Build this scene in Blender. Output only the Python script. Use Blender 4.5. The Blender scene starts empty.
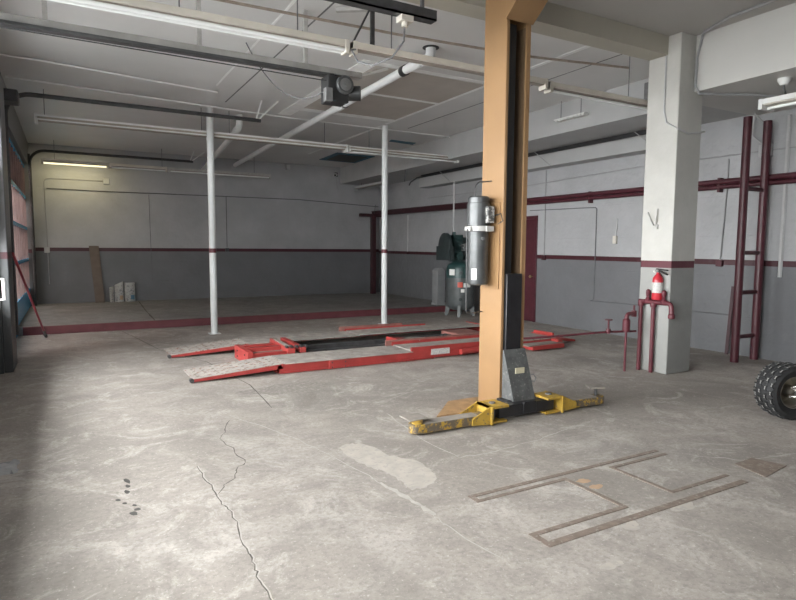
import bpy, math, random
from mathutils import Vector, Matrix
random.seed(7)
sc = bpy.context.scene
COL = sc.collection
R = math.radians

# ---------------------------------------------------------------- camera
def make_camera():
    yaw, pit, rol = R(29.330), R(5.029), R(-0.351)
    f = Vector((math.sin(yaw)*math.cos(pit), math.cos(yaw)*math.cos(pit), -math.sin(pit)))
    r = Vector((math.cos(yaw), -math.sin(yaw), 0))
    d = f.cross(r)
    r2 = r*math.cos(rol) + d*math.sin(rol)
    d2 = -r*math.sin(rol) + d*math.cos(rol)
    m = Matrix((( r2.x, -d2.x, -f.x, 0), (r2.y, -d2.y, -f.y, 0), (r2.z, -d2.z, -f.z, 1.6), (0, 0, 0, 1)))
    cam = bpy.data.cameras.new('camera')
    cam.sensor_fit = 'HORIZONTAL'; cam.sensor_width = 36.0
    cam.lens = 585.84/796*36.0
    cam.clip_start = 0.05; cam.clip_end = 200
    o = bpy.data.objects.new('camera', cam); COL.objects.link(o)
    o.matrix_world = m
    sc.camera = o
make_camera()

# ---------------------------------------------------------------- sky, exposure
SKY = 26.0
w = bpy.data.worlds.new('sky'); sc.world = w; w.use_nodes = True
bg = w.node_tree.nodes['Background']
bg.inputs[0].default_value = (1.0, 0.975, 0.955, 1); bg.inputs[1].default_value = SKY
sc.view_settings.view_transform = 'Standard'; sc.view_settings.look = 'None'
sc.view_settings.gamma = 1.0; sc.view_settings.use_curve_mapping = False
sc.view_settings.exposure = 0.05
sc.cycles.max_bounces = 10; sc.cycles.diffuse_bounces = 7
sc.cycles.use_denoising = True
sc.cycles.sample_clamp_indirect = 6.0

def portal(name, loc, rot, sx, sy):
    l = bpy.data.lights.new(name, 'AREA'); l.shape = 'RECTANGLE'; l.size = sx; l.size_y = sy
    l.energy = 1.0; l.cycles.is_portal = True
    o = bpy.data.objects.new(name, l); COL.objects.link(o); o.location = loc; o.rotation_euler = rot
portal('daylight_left_door', (-0.80, 4.5, 2.15), (0, R(-90), 0), 2.6, 8.4)
portal('daylight_far_door', (-0.80, 13.3, 2.0), (0, R(-90), 0), 3.3, 6.6)
portal('daylight_front', (1.25, -1.45, 2.65), (R(90), 0, 0), 1.3, 0.9)

# ---------------------------------------------------------------- materials
def mat(name, col, rough=0.6, metal=0.0, var=0.12, scale=6.0, bump=0.0, bscale=40.0, col2=None, wear=0.5, spec=0.5, detail=6.0):
    """base colour broken up by noise, optional second colour showing as worn patches, optional bump"""
    m = bpy.data.materials.new(name); m.use_nodes = True
    nt = m.node_tree; N = nt.nodes; L = nt.links
    b = N['Principled BSDF']
    b.inputs['Roughness'].default_value = rough; b.inputs['Metallic'].default_value = metal
    b.inputs['Specular IOR Level'].default_value = spec
    tc = N.new('ShaderNodeTexCoord')
    n1 = N.new('ShaderNodeTexNoise'); n1.inputs['Scale'].default_value = scale; n1.inputs['Detail'].default_value = detail
    L.new(tc.outputs['Object'], n1.inputs['Vector'])
    r = N.new('ShaderNodeValToRGB')
    r.color_ramp.elements[0].position = 0.3; r.color_ramp.elements[1].position = 0.7
    r.color_ramp.elements[0].color = tuple(c*(1-var) for c in col)+(1,)
    r.color_ramp.elements[1].color = tuple(min(1, c*(1+var)) for c in col)+(1,)
    L.new(n1.outputs[0], r.inputs[0])
    out = r.outputs[0]
    if col2:
        n2 = N.new('ShaderNodeTexNoise'); n2.inputs['Scale'].default_value = scale*2.3; n2.inputs['Detail'].default_value = 8; n2.inputs['Roughness'].default_value = 0.7
        L.new(tc.outputs['Object'], n2.inputs['Vector'])
        r2 = N.new('ShaderNodeValToRGB')
        r2.color_ramp.elements[0].position = wear; r2.color_ramp.elements[1].position = wear+0.06
        L.new(n2.outputs[0], r2.inputs[0])
        mx = N.new('ShaderNodeMix'); mx.data_type = 'RGBA'
        L.new(r2.outputs[0], mx.inputs[0]); L.new(out, mx.inputs[6]); mx.inputs[7].default_value = tuple(col2)+(1,)
        out = mx.outputs[2]
    L.new(out, b.inputs['Base Color'])
    if bump:
        n3 = N.new('ShaderNodeTexNoise'); n3.inputs['Scale'].default_value = bscale; n3.inputs['Detail'].default_value = 5
        L.new(tc.outputs['Object'], n3.inputs['Vector'])
        bp = N.new('ShaderNodeBump'); bp.inputs['Strength'].default_value = bump; bp.inputs['Distance'].default_value = 0.02
        L.new(n3.outputs[0], bp.inputs['Height']); L.new(bp.outputs[0], b.inputs['Normal'])
    return m

def mth(nt, op, a, b=None, c=None):
    n = nt.nodes.new('ShaderNodeMath'); n.operation = op
    for i, v in enumerate((a, b, c)):
        if v is None: continue
        if isinstance(v, (int, float)): n.inputs[i].default_value = v
        else: nt.links.new(v, n.inputs[i])
    return n.outputs[0]

def mixc(nt, fac, a, b, blend='MIX'):
    n = nt.nodes.new('ShaderNodeMix'); n.data_type = 'RGBA'; n.blend_type = blend
    for i, v in ((0, fac), (6, a), (7, b)):
        if isinstance(v, (int, float)): n.inputs[i].default_value = v
        elif isinstance(v, tuple): n.inputs[i].default_value = v+(1,) if len(v) == 3 else v
        else: nt.links.new(v, n.inputs[i])
    return n.outputs[2]

def wall_mat(name, upper, lower, stripe, z0, slope, yref, th=0.085, bump=0.35, seams=True):
    """two-tone painted masonry: dark below, a maroon band, pale above"""
    m = bpy.data.materials.new(name); m.use_nodes = True
    nt = m.node_tree; N = nt.nodes; L = nt.links; b = N['Principled BSDF']
    b.inputs['Roughness'].default_value = 0.42; b.inputs['Specular IOR Level'].default_value = 0.45
    g = N.new('ShaderNodeTexCoord'); s = N.new('ShaderNodeSeparateXYZ'); L.new(g.outputs['Object'], s.inputs[0])
    zz = mth(nt, 'SUBTRACT', s.outputs[2], mth(nt, 'MULTIPLY', mth(nt, 'SUBTRACT', s.outputs[1], yref), slope))
    up = mth(nt, 'GREATER_THAN', zz, z0+th); st = mth(nt, 'GREATER_THAN', zz, z0)
    n1 = N.new('ShaderNodeTexNoise'); n1.inputs['Scale'].default_value = 1.3; n1.inputs['Detail'].default_value = 8; n1.inputs['Roughness'].default_value = 0.62
    L.new(g.outputs['Object'], n1.inputs['Vector'])
    c = mixc(nt, st, lower, stripe); c = mixc(nt, up, c, upper)
    r = N.new('ShaderNodeValToRGB'); r.color_ramp.elements[0].position = 0.3; r.color_ramp.elements[1].position = 0.7
    r.color_ramp.elements[0].color = (0.86, 0.86, 0.86, 1); r.color_ramp.elements[1].color = (1.06, 1.06, 1.07, 1)
    L.new(n1.outputs[0], r.inputs[0])
    c = mixc(nt, 1.0, c, r.outputs[0], 'MULTIPLY')
    L.new(c, b.inputs['Base Color'])
    n2 = N.new('ShaderNodeTexNoise'); n2.inputs['Scale'].default_value = 9; n2.inputs['Detail'].default_value = 7
    L.new(g.outputs['Object'], n2.inputs['Vector'])
    h = n2.outputs[0]
    if seams:
        # shallow horizontal lift joints of the cast wall
        f = mth(nt, 'FRACT', mth(nt, 'DIVIDE', mth(nt, 'ADD', s.outputs[2], 0.02), 0.615))
        j = mth(nt, 'LESS_THAN', f, 0.022)
        h = mth(nt, 'SUBTRACT', h, mth(nt, 'MULTIPLY', j, 0.35))
    bp = N.new('ShaderNodeBump'); bp.inputs['Strength'].default_value = bump; bp.inputs['Distance'].default_value = 0.02
    L.new(h, bp.inputs['Height']); L.new(bp.outputs[0], b.inputs['Normal'])
    return m

def concrete(name, base, dark, light):
    m = bpy.data.materials.new(name); m.use_nodes = True
    nt = m.node_tree; N = nt.nodes; L = nt.links; b = N['Principled BSDF']
    b.inputs['Specular IOR Level'].default_value = 0.3
    g = N.new('ShaderNodeTexCoord'); v = g.outputs['Object']
    def noise(sc_, det=8, ro=0.6, dist=0.0, off=None):
        n = N.new('ShaderNodeTexNoise'); n.inputs['Scale'].default_value = sc_; n.inputs['Detail'].default_value = det
        n.inputs['Roughness'].default_value = ro; n.inputs['Distortion'].default_value = dist
        if off:
            mp = N.new('ShaderNodeMapping'); mp.inputs['Location'].default_value = off
            L.new(v, mp.inputs[0]); L.new(mp.outputs[0], n.inputs['Vector'])
        else: L.new(v, n.inputs['Vector'])
        return n.outputs[0]
    def ramp(x, a, bb):
        r = N.new('ShaderNodeMapRange'); r.inputs[1].default_value = a; r.inputs[2].default_value = bb
        L.new(x, r.inputs[0]); return r.outputs[0]
    c = mixc(nt, mth(nt, 'MULTIPLY', ramp(noise(0.55, 7, 0.6, 0.6), 0.38, 0.68), 0.85), base, dark)
    c = mixc(nt, mth(nt, 'MULTIPLY', ramp(noise(0.9, 8, 0.65, 1.0, (5, 3, 0)), 0.5, 0.72), 0.65), c, light)
    c = mixc(nt, mth(nt, 'MULTIPLY', ramp(noise(2.6, 10, 0.74, 0.8, (1, 9, 0)), 0.46, 0.62), 0.72), c, tuple(x*0.66 for x in base))
    c = mixc(nt, mth(nt, 'MULTIPLY', ramp(noise(1.7, 10, 0.78, 1.5, (3, 4, 0)), 0.52, 0.64), 0.72), c, light)
    c = mixc(nt, mth(nt, 'MULTIPLY', ramp(noise(11, 8, 0.75, 0.3, (6, 1, 0)), 0.5, 0.7), 0.4), c, tuple(x*0.62 for x in base))
    c = mixc(nt, mth(nt, 'MULTIPLY', ramp(noise(30, 5, 0.75), 0.48, 0.66), 0.55), c, tuple(x*0.5 for x in base))
    c = mixc(nt, mth(nt, 'MULTIPLY', ramp(noise(36, 4, 0.75, 0, (2, 2, 0)), 0.58, 0.7), 0.5), c, tuple(min(1, x*1.35) for x in light))
    L.new(c, b.inputs['Base Color'])
    rr = mth(nt, 'ADD', 0.5, mth(nt, 'MULTIPLY', noise(2.2, 6, 0.6, 0, (7, 0, 0)), 0.35)); L.new(rr, b.inputs['Roughness'])
    bp = N.new('ShaderNodeBump'); bp.inputs['Strength'].default_value = 0.25; bp.inputs['Distance'].default_value = 0.01
    L.new(mth(nt, 'ADD', noise(30, 6, 0.7), mth(nt, 'MULTIPLY', noise(4, 4), 0.6)), bp.inputs['Height']); L.new(bp.outputs[0], b.inputs['Normal'])
    return m

def emis(name, col, strength):
    m = bpy.data.materials.new(name); m.use_nodes = True
    b = m.node_tree.nodes['Principled BSDF']
    b.inputs['Base Color'].default_value = col+(1,)
    b.inputs['Emission Color'].default_value = col+(1,); b.inputs['Emission Strength'].default_value = strength
    return m

def glass_mat():
    m = bpy.data.materials.new('window_glass'); m.use_nodes = True
    nt = m.node_tree; N = nt.nodes; L = nt.links
    t = N.new('ShaderNodeBsdfTransparent'); t.inputs[0].default_value = (0.9, 0.95, 0.97, 1)
    gl = N.new('ShaderNodeBsdfGlossy'); gl.inputs['Roughness'].default_value = 0.05
    fr = N.new('ShaderNodeFresnel'); fr.inputs[0].default_value = 1.45
    mx = N.new('ShaderNodeMixShader'); L.new(fr.outputs[0], mx.inputs[0]); L.new(t.outputs[0], mx.inputs[1]); L.new(gl.outputs[0], mx.inputs[2])
    L.new(mx.outputs[0], N['Material Output'].inputs[0])
    return m

def brick_mat():
    m = bpy.data.materials.new('brick'); m.use_nodes = True
    nt = m.node_tree; N = nt.nodes; L = nt.links; b = N['Principled BSDF']
    g = N.new('ShaderNodeTexCoord'); mp = N.new('ShaderNodeMapping'); mp.inputs['Rotation'].default_value = (R(90), 0, R(90))
    s = N.new('ShaderNodeSeparateXYZ'); cb = N.new('ShaderNodeCombineXYZ')
    L.new(g.outputs['Object'], s.inputs[0]); L.new(s.outputs[1], cb.inputs[0]); L.new(s.outputs[2], cb.inputs[1])
    br = N.new('ShaderNodeTexBrick'); br.inputs['Scale'].default_value = 4.5
    br.inputs['Color1'].default_value = (0.27, 0.17, 0.14, 1); br.inputs['Color2'].default_value = (0.31, 0.22, 0.19, 1); br.inputs['Mortar'].default_value = (0.38, 0.34, 0.31, 1)
    L.new(cb.outputs[0], br.inputs['Vector']); L.new(br.outputs[0], b.inputs['Base Color']); b.inputs['Roughness'].default_value = 0.85
    return m

UP, LO, ST = (0.42, 0.422, 0.43), (0.165, 0.168, 0.176), (0.06, 0.014, 0.02)
M = dict(
    floor=concrete('floor_concrete', (0.405, 0.366, 0.33), (0.185, 0.166, 0.15), (0.55, 0.51, 0.47)),
    platform=concrete('platform_concrete', (0.27, 0.262, 0.25), (0.18, 0.176, 0.17), (0.34, 0.33, 0.315)),
    wallR=wall_mat('right_wall_paint', UP, LO, ST, 1.378, 0.0055, 6.0, bump=0.7),
    wallB=wall_mat('back_wall_paint', UP, LO, ST, 1.48, 0.0, 0.0, 0.09),
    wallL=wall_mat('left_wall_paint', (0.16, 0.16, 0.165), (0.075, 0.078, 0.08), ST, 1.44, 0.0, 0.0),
    column=wall_mat('column_paint', (0.53, 0.52, 0.485), (0.32, 0.32, 0.305), (0.12, 0.028, 0.04), 1.372, 0.0, 0.0, 0.09, 0.3, False),
    ceil=mat('ceiling_paint', (0.68, 0.672, 0.662), 0.42, var=0.07, scale=0.8, bump=0.12, bscale=1.6),
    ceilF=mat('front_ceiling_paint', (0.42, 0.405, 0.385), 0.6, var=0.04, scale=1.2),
    cream=mat('cream_beam_paint', (0.45, 0.425, 0.36), 0.6, var=0.04, scale=2),
    soffit=mat('pale_soffit_paint', (0.55, 0.54, 0.515), 0.6, var=0.03, scale=2),
    greysoff=mat('grey_soffit_paint', (0.42, 0.42, 0.42), 0.55, var=0.06, scale=2),
    tape=mat('joint_tape_white', (0.9, 0.9, 0.89), 0.7, var=0.08, scale=5),
    seam=mat('dark_seam', (0.18, 0.18, 0.18), 0.8),
    drywall=mat('bare_drywall', (0.47, 0.43, 0.39), 0.85, var=0.05, scale=3, col2=(0.68, 0.66, 0.63), wear=0.68),
    curb=mat('curb_maroon_paint', (0.13, 0.036, 0.043), 0.6, var=0.15, scale=5, bump=0.2, col2=(0.4, 0.36, 0.34), wear=0.68),
    maroon=mat('maroon_paint', (0.075, 0.018, 0.026), 0.4, var=0.18, scale=7),
    maroond=mat('dark_maroon_paint', (0.05, 0.015, 0.02), 0.45, var=0.15, scale=7),
    pipeR=mat('red_pipe_paint', (0.12, 0.026, 0.036), 0.4, var=0.2, scale=9),
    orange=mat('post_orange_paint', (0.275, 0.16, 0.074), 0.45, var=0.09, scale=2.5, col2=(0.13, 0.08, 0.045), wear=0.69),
    orangew=mat('worn_orange_paint', (0.36, 0.22, 0.11), 0.6, var=0.25, scale=9, col2=(0.12, 0.08, 0.05), wear=0.6),
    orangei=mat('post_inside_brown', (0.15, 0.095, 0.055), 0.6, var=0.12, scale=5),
    yellow=mat('chipped_yellow_paint', (0.43, 0.27, 0.04), 0.55, var=0.18, scale=9, col2=(0.16, 0.12, 0.075), wear=0.56),
    yellowarm=mat('worn_yellow_arm', (0.43, 0.265, 0.035), 0.6, var=0.15, scale=10, col2=(0.12, 0.095, 0.07), wear=0.43),
    dusty=mat('dusty_steel', (0.28, 0.25, 0.22), 0.75, var=0.2, scale=12, bump=0.1),
    black=mat('black_steel', (0.016, 0.016, 0.018), 0.35, var=0.3, scale=12, col2=(0.12, 0.12, 0.12), wear=0.7),
    blackp=mat('black_plastic', (0.02, 0.02, 0.021), 0.5),
    slate=mat('scuffed_slate_plate', (0.085, 0.087, 0.087), 0.5, var=0.3, scale=14, col2=(0.19, 0.185, 0.175), wear=0.57),
    dark=mat('dark_steel', (0.05, 0.05, 0.052), 0.45, var=0.3, scale=10),
    mid=mat('grey_steel', (0.17, 0.17, 0.17), 0.45, metal=0.3, var=0.15, scale=12),
    gal=mat('galvanised_steel', (0.5, 0.49, 0.47), 0.5, metal=0.15, var=0.12, scale=14),
    chrome=mat('chrome', (0.75, 0.74, 0.72), 0.2, metal=1.0, var=0.05),
    motor=mat('motor_dark_grey', (0.075, 0.078, 0.08), 0.35, metal=0.3, var=0.25, scale=9),
    white=mat('white_paint', (0.76, 0.76, 0.74), 0.4, var=0.04, scale=6),
    pole=mat('white_pole_paint', (0.7, 0.72, 0.72), 0.4, var=0.05, scale=4),
    pvc=mat('white_pvc', (0.8, 0.81, 0.81), 0.35, var=0.03),
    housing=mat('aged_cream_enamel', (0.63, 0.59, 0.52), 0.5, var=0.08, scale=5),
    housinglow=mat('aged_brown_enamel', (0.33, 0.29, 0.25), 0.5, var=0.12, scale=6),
    tube=mat('unlit_fluorescent_tube', (0.88, 0.89, 0.88), 0.25, var=0.01),
    tubelit=emis('lit_fluorescent_tube', (1.0, 0.92, 0.6), 1.3),
    conduit=mat('conduit_grey', (0.33, 0.33, 0.33), 0.5, var=0.1),
    conduitw=mat('conduit_painted', (0.52, 0.52, 0.52), 0.5, var=0.06),
    cdark=mat('conduit_dark', (0.12, 0.12, 0.125), 0.5),
    rust=mat('rusty_pipe', (0.36, 0.3, 0.25), 0.6, var=0.2, scale=12),
    rustflat=mat('rusty_floor_steel', (0.21, 0.165, 0.135), 0.7, var=0.2, scale=14, bump=0.1, col2=(0.29, 0.255, 0.225), wear=0.55),
    red=mat('lift_red_paint', (0.36, 0.045, 0.04), 0.45, var=0.16, scale=6, col2=(0.16, 0.06, 0.05), wear=0.66),
    reddeck=mat('dusty_deck_plate', (0.36, 0.325, 0.295), 0.75, var=0.25, scale=6, bump=0.25, bscale=90, col2=(0.2, 0.17, 0.15), wear=0.58),
    redlip=mat('worn_dusty_red', (0.27, 0.12, 0.1), 0.6, var=0.25, scale=9),
    ext=mat('extinguisher_red', (0.5, 0.03, 0.045), 0.28, var=0.04),
    label=mat('white_label', (0.6, 0.59, 0.57), 0.6, var=0.05, scale=34, col2=(0.25, 0.22, 0.22), wear=0.55),
    labelplain=mat('plain_white_label', (0.75, 0.75, 0.72), 0.6, var=0.03),
    labelred=mat('red_warning_label', (0.55, 0.08, 0.05), 0.5, var=0.05),
    labelyel=mat('yellowed_label', (0.55, 0.5, 0.36), 0.6, var=0.06),
    compgreen=mat('compressor_green', (0.025, 0.06, 0.058), 0.4, var=0.2, scale=9),
    compgrey=mat('compressor_grey_green', (0.085, 0.094, 0.095), 0.45, var=0.14, scale=7),
    compdark=mat('compressor_dark', (0.02, 0.032, 0.032), 0.5, var=0.2, scale=15),
    beltguard=mat('belt_guard_mesh', (0.025, 0.035, 0.036), 0.5, var=0.4, scale=60),
    palegrey=mat('pale_grey_paint', (0.24, 0.245, 0.25), 0.55, var=0.1, scale=5),
    card=mat('brown_board', (0.17, 0.135, 0.11), 0.8, var=0.1, scale=6),
    paper=mat('printed_paper_sack', (0.42, 0.42, 0.41), 0.7, var=0.12, scale=10, col2=(0.14, 0.14, 0.16), wear=0.54),
    paperbrown=mat('tan_paper', (0.4, 0.29, 0.19), 0.7, var=0.1),
    paperblue=mat('blue_print', (0.1, 0.2, 0.3), 0.6, var=0.1),
    rubber=mat('tyre_rubber', (0.022, 0.022, 0.023), 0.65, var=0.25, scale=20, bump=0.1),
    rubberw=mat('worn_tread_edge', (0.24, 0.235, 0.225), 0.7, var=0.2, scale=25),
    rim=mat('steel_rim', (0.42, 0.39, 0.33), 0.35, metal=0.8, var=0.15, scale=14),
    atvred=mat('red_plastic', (0.6, 0.03, 0.04), 0.3, var=0.03),
    broom=mat('red_pole_paint', (0.4, 0.06, 0.08), 0.45, var=0.1),
    brass=mat('brass', (0.45, 0.36, 0.2), 0.4, metal=0.8),
    bluefoil=mat('blue_insulation', (0.05, 0.16, 0.22), 0.6, var=0.2, scale=8),
    crack=mat('floor_crack', (0.11, 0.097, 0.085), 0.9, var=0.3, scale=20),
    cracklight=mat('crack_dust', (0.46, 0.43, 0.395), 0.9, var=0.15, scale=20),
    patch=mat('pale_mortar_patch', (0.45, 0.41, 0.365), 0.8, var=0.1, scale=9, col2=(0.39, 0.36, 0.33), wear=0.52),
    stain=mat('dark_damp_stain', (0.075, 0.07, 0.065), 0.6, var=0.2, scale=20),
    duststain=mat('brown_dust_stain', (0.25, 0.225, 0.2), 0.8, var=0.12, scale=10, col2=(0.34, 0.31, 0.285), wear=0.5),
    rustspot=mat('rust_stain', (0.46, 0.31, 0.2), 0.8, var=0.12, scale=14),
    cello=mat('clear_plastic_sheet', (0.42, 0.43, 0.44), 0.25, var=0.1, scale=20),
    termbox=mat('scratched_box', (0.07, 0.07, 0.07), 0.45, var=0.2, scale=12, col2=(0.5, 0.49, 0.46), wear=0.5),
    railgrey=mat('dull_rail_steel', (0.3, 0.29, 0.28), 0.5, var=0.2, scale=5),
    rampplate=mat('rusty_ramp_plate', (0.42, 0.38, 0.345), 0.8, var=0.15, scale=7, bump=0.2, bscale=60, col2=(0.25, 0.11, 0.08), wear=0.55),
    mullion=mat('brown_mullion', (0.2, 0.13, 0.12), 0.6, var=0.2, scale=3),
    alu=mat('aluminium_frame', (0.25, 0.26, 0.28), 0.35, metal=0.6, var=0.08),
    skyglint=mat('rail_sky_glint', (0.12, 0.5, 0.85), 0.25, metal=0.3, var=0.08),  # blue glint of the sky painted into the rail colour
    glass=glass_mat(), brick=brick_mat(),
    street=mat('asphalt', (0.25, 0.25, 0.25), 0.9, var=0.1, scale=3),
)

# ---------------------------------------------------------------- mesh builder
ORG = {}
class MB:
    def __init__(s): s.v = []; s.f = []; s.mi = []; s.cur = 0
    def add(s, vs, fs):
        k = len(s.v); s.v += [Vector(p) for p in vs]; s.f += [tuple(i+k for i in f) for f in fs]; s.mi += [s.cur]*len(fs); return s
    def box(s, x0, x1, y0, y1, z0, z1):
        return s.add([(x0,y0,z0),(x1,y0,z0),(x1,y1,z0),(x0,y1,z0),(x0,y0,z1),(x1,y0,z1),(x1,y1,z1),(x0,y1,z1)],
                     [(3,2,1,0),(4,5,6,7),(0,1,5,4),(1,2,6,5),(2,3,7,6),(3,0,4,7)])
    def bar(s, p, q, wd, ht, up=(0,0,1)):
        """rectangular bar from p to q"""
        p, q = Vector(p), Vector(q); d = (q-p).normalized(); u = Vector(up)
        if abs(d.dot(u)) > 0.99: u = Vector((1,0,0))
        a = d.cross(u).normalized(); b = a.cross(d).normalized()
        vs = [e + a*sx*wd/2 + b*sz*ht/2 for e in (p, q) for sx, sz in ((-1,-1),(1,-1),(1,1),(-1,1))]
        return s.add(vs, [(0,1,2,3),(7,6,5,4),(0,4,5,1),(1,5,6,2),(2,6,7,3),(3,7,4,0)])
    def cyl(s, p, q, r, n=16, r2=None, cap=True):
        p, q = Vector(p), Vector(q); r2 = r if r2 is None else r2
        d = (q-p).normalized(); u = Vector((0,0,1)) if abs(d.z) < 0.95 else Vector((1,0,0))
        a = d.cross(u).normalized(); b = d.cross(a)
        vs = []
        for e, rr in ((p, r), (q, r2)):
            for i in range(n):
                t = 2*math.pi*i/n; vs.append(e + (a*math.cos(t)+b*math.sin(t))*rr)
        fs = [(i, (i+1) % n, n+(i+1) % n, n+i) for i in range(n)]
        if cap: fs += [tuple(range(n-1, -1, -1)), tuple(range(n, 2*n))]
        return s.add(vs, fs)
    def tube(s, pts, r, n=8):
        pts = [Vector(p) for p in pts]
        T = []
        for i in range(len(pts)):
            a = pts[max(0, i-1)]; b = pts[min(len(pts)-1, i+1)]; T.append((b-a).normalized())
        u = Vector((0,0,1)) if abs(T[0].z) < 0.9 else Vector((1,0,0))
        vs = []
        a = T[0].cross(u).normalized()
        for p, t in zip(pts, T):
            a = (a - t*a.dot(t)).normalized(); b = t.cross(a)
            vs += [p + (a*math.cos(2*math.pi*i/n) + b*math.sin(2*math.pi*i/n))*r for i in range(n)]
        fs = []
        for k in range(len(pts)-1):
            fs += [(k*n+i, k*n+(i+1) % n, (k+1)*n+(i+1) % n, (k+1)*n+i) for i in range(n)]
        m = (len(pts)-1)*n
        fs += [tuple(range(n-1, -1, -1)), tuple(range(m, m+n))]
        return s.add(vs, fs)
    def prism(s, pts, off):
        """planar polygon pts extruded by the vector off"""
        n = len(pts); a = [Vector(p) for p in pts]; o = Vector(off)
        return s.add(a + [p+o for p in a], [tuple(range(n-1, -1, -1)), tuple(range(n, 2*n))] + [(i, (i+1) % n, n+(i+1) % n, n+i) for i in range(n)])
    def lathe(s, prof, org, axis=(0,0,1), n=24, cap=True):
        """prof: (radius, distance along axis)"""
        d = Vector(axis).normalized(); u = Vector((0,0,1)) if abs(d.z) < 0.95 else Vector((1,0,0))
        a = d.cross(u).normalized(); b = d.cross(a); o = Vector(org); vs = []
        for r, h in prof:
            r = max(r, 1e-4)
            vs += [o + d*h + (a*math.cos(2*math.pi*i/n)+b*math.sin(2*math.pi*i/n))*r for i in range(n)]
        fs = []
        for k in range(len(prof)-1):
            fs += [(k*n+i, k*n+(i+1) % n, (k+1)*n+(i+1) % n, (k+1)*n+i) for i in range(n)]
        if cap:
            m = (len(prof)-1)*n; fs += [tuple(range(n-1, -1, -1)), tuple(range(m, m+n))]
        return s.add(vs, fs)
    def build(s, name, m, parent=None, bevel=0.0, smooth=True, origin=None, label=None):
        if parent is not None: o0 = ORG[parent.name]
        else: o0 = Vector(origin) if origin is not None else Vector((0,0,0))
        me = bpy.data.meshes.new(name)
        me.from_pydata([tuple(p-o0) for p in s.v], [], s.f); 
        me.polygons.foreach_set('material_index', s.mi)
        import bmesh
        bm = bmesh.new(); bm.from_mesh(me); bmesh.ops.recalc_face_normals(bm, faces=bm.faces); bm.to_mesh(me); bm.free()
        for q in (m if isinstance(m, (list, tuple)) else [m]): me.materials.append(M[q] if isinstance(q, str) else q)
        if smooth:
            me.shade_smooth(); me.set_sharp_from_angle(angle=R(35))
        o = bpy.data.objects.new(name, me); COL.objects.link(o)
        if parent is not None: o.parent = parent
        else: o.location = o0
        ORG[o.name] = o0
        if bevel:
            b = o.modifiers.new('bevel', 'BEVEL'); b.width = bevel; b.segments = 2; b.limit_method = 'ANGLE'; b.angle_limit = R(40)
        if label: o['label'] = label
        return o

def thing(name, loc, label, cat, group=None):
    o = bpy.data.objects.new(name, None); COL.objects.link(o); o.location = loc; o.empty_display_size = 0.1
    ORG[o.name] = Vector(loc)
    o['label'] = label; o['category'] = cat
    if group: o['group'] = group
    return o
def tag(o, label, cat, group=None):
    o['label'] = label; o['category'] = cat
    if group: o['group'] = group
    return o
def struct(o):
    o['kind'] = 'structure'; return o
def dup(root, loc, label, group=None, name=None):
    r = root.copy(); COL.objects.link(r); r.location = loc; r['label'] = label
    if group: r['group'] = group
    for ch in list(root.children):
        c = ch.copy(); COL.objects.link(c); c.parent = r
        for g in list(ch.children):
            d = g.copy(); COL.objects.link(d); d.parent = c
    return r
def arc(c, r, a0, a1, plane, n=8):
    """points of an arc, plane 'xz' / 'xy' / 'yz', degrees"""
    out = []
    for i in range(n+1):
        t = R(a0+(a1-a0)*i/n); u, v = r*math.cos(t), r*math.sin(t)
        out.append({'xz': (c[0]+u, c[1], c[2]+v), 'xy': (c[0]+u, c[1]+v, c[2]), 'yz': (c[0], c[1]+u, c[2]+v)}[plane])
    return out
def sag(p, q, drop, n=12):
    p, q = Vector(p), Vector(q)
    return [p.lerp(q, i/n) - Vector((0, 0, drop*4*(i/n)*(1-i/n))) for i in range(n+1)]

XL, XR, YF, YB, ZC, ZF = -0.76, 8.93, -1.4, 17.2, 4.12, 4.27
YC, PT = 12.35, 0.15
# ================================================================= SETTING
struct(MB().box(XL-0.3, XR+0.3, YF-0.3, YC, -0.2, 0).build('floor', 'floor', smooth=False))
struct(MB().box(XL-0.3, XR+0.3, YC+0.06, YB+0.3, -0.2, PT).build('platform', 'platform', smooth=False))
struct(MB().box(XL, XR, YC-0.004, YC+0.06, 0.0, PT).build('trim_platform_curb', 'curb', bevel=0.008))
# right wall with a doorway cut in
w_ = MB()
w_.box(XR, XR+0.25, YF-0.3, 9.70, -0.2, 4.4).box(XR, XR+0.25, 10.62, YB+0.3, -0.2, 4.4).box(XR, XR+0.25, 9.70, 10.62, 2.33, 4.4)
struct(w_.build('wall_right', 'wallR', smooth=False))
struct(MB().box(XL-0.25, XR+0.25, YB, YB+0.25, -0.2, 4.4).build('wall_back', 'wallB', smooth=False))
D1 = (0.3, 8.75, 3.45)      # near roll-up door opening: y0, y1, head height
D2 = (10.15, 16.7, 3.53)
w_ = MB()
w_.box(XL-0.25, XL, YF-0.3, D1[0], -0.2, 4.4).box(XL-0.25, XL, D1[1], D2[0], -0.2, 4.4).box(XL-0.25, XL, D2[1], YB+0.25, -0.2, 4.4)
w_.box(XL-0.25, XL, D1[0], D1[1], D1[2], 4.4).box(XL-0.25, XL, D2[0], D2[1], D2[2], 4.4)
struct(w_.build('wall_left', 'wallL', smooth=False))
w_ = MB()
FW = (0.6, 1.9, 2.2, 3.1)   # front window
w_.box(XL-0.25, FW[0], YF-0.25, YF, -0.2, 4.5).box(FW[1], XR+0.25, YF-0.25, YF, -0.2, 4.5).box(FW[0], FW[1], YF-0.25, YF, -0.2, FW[2]).box(FW[0], FW[1], YF-0.25, YF, FW[3], 4.5)
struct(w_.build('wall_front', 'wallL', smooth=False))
wf = MB()
wf.box(FW[0], FW[1], YF-0.16, YF-0.08, FW[2], FW[2]+0.06).box(FW[0], FW[1], YF-0.16, YF-0.08, FW[3]-0.06, FW[3])
for k in range(4):
    x = FW[0]+0.03+(FW[1]-FW[0]-0.06)*k/3; wf.box(x-0.03, x+0.03, YF-0.16, YF-0.08, FW[2]+0.06, FW[3]-0.06)
wf = struct(wf.build('window_1', 'alu'))
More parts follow.
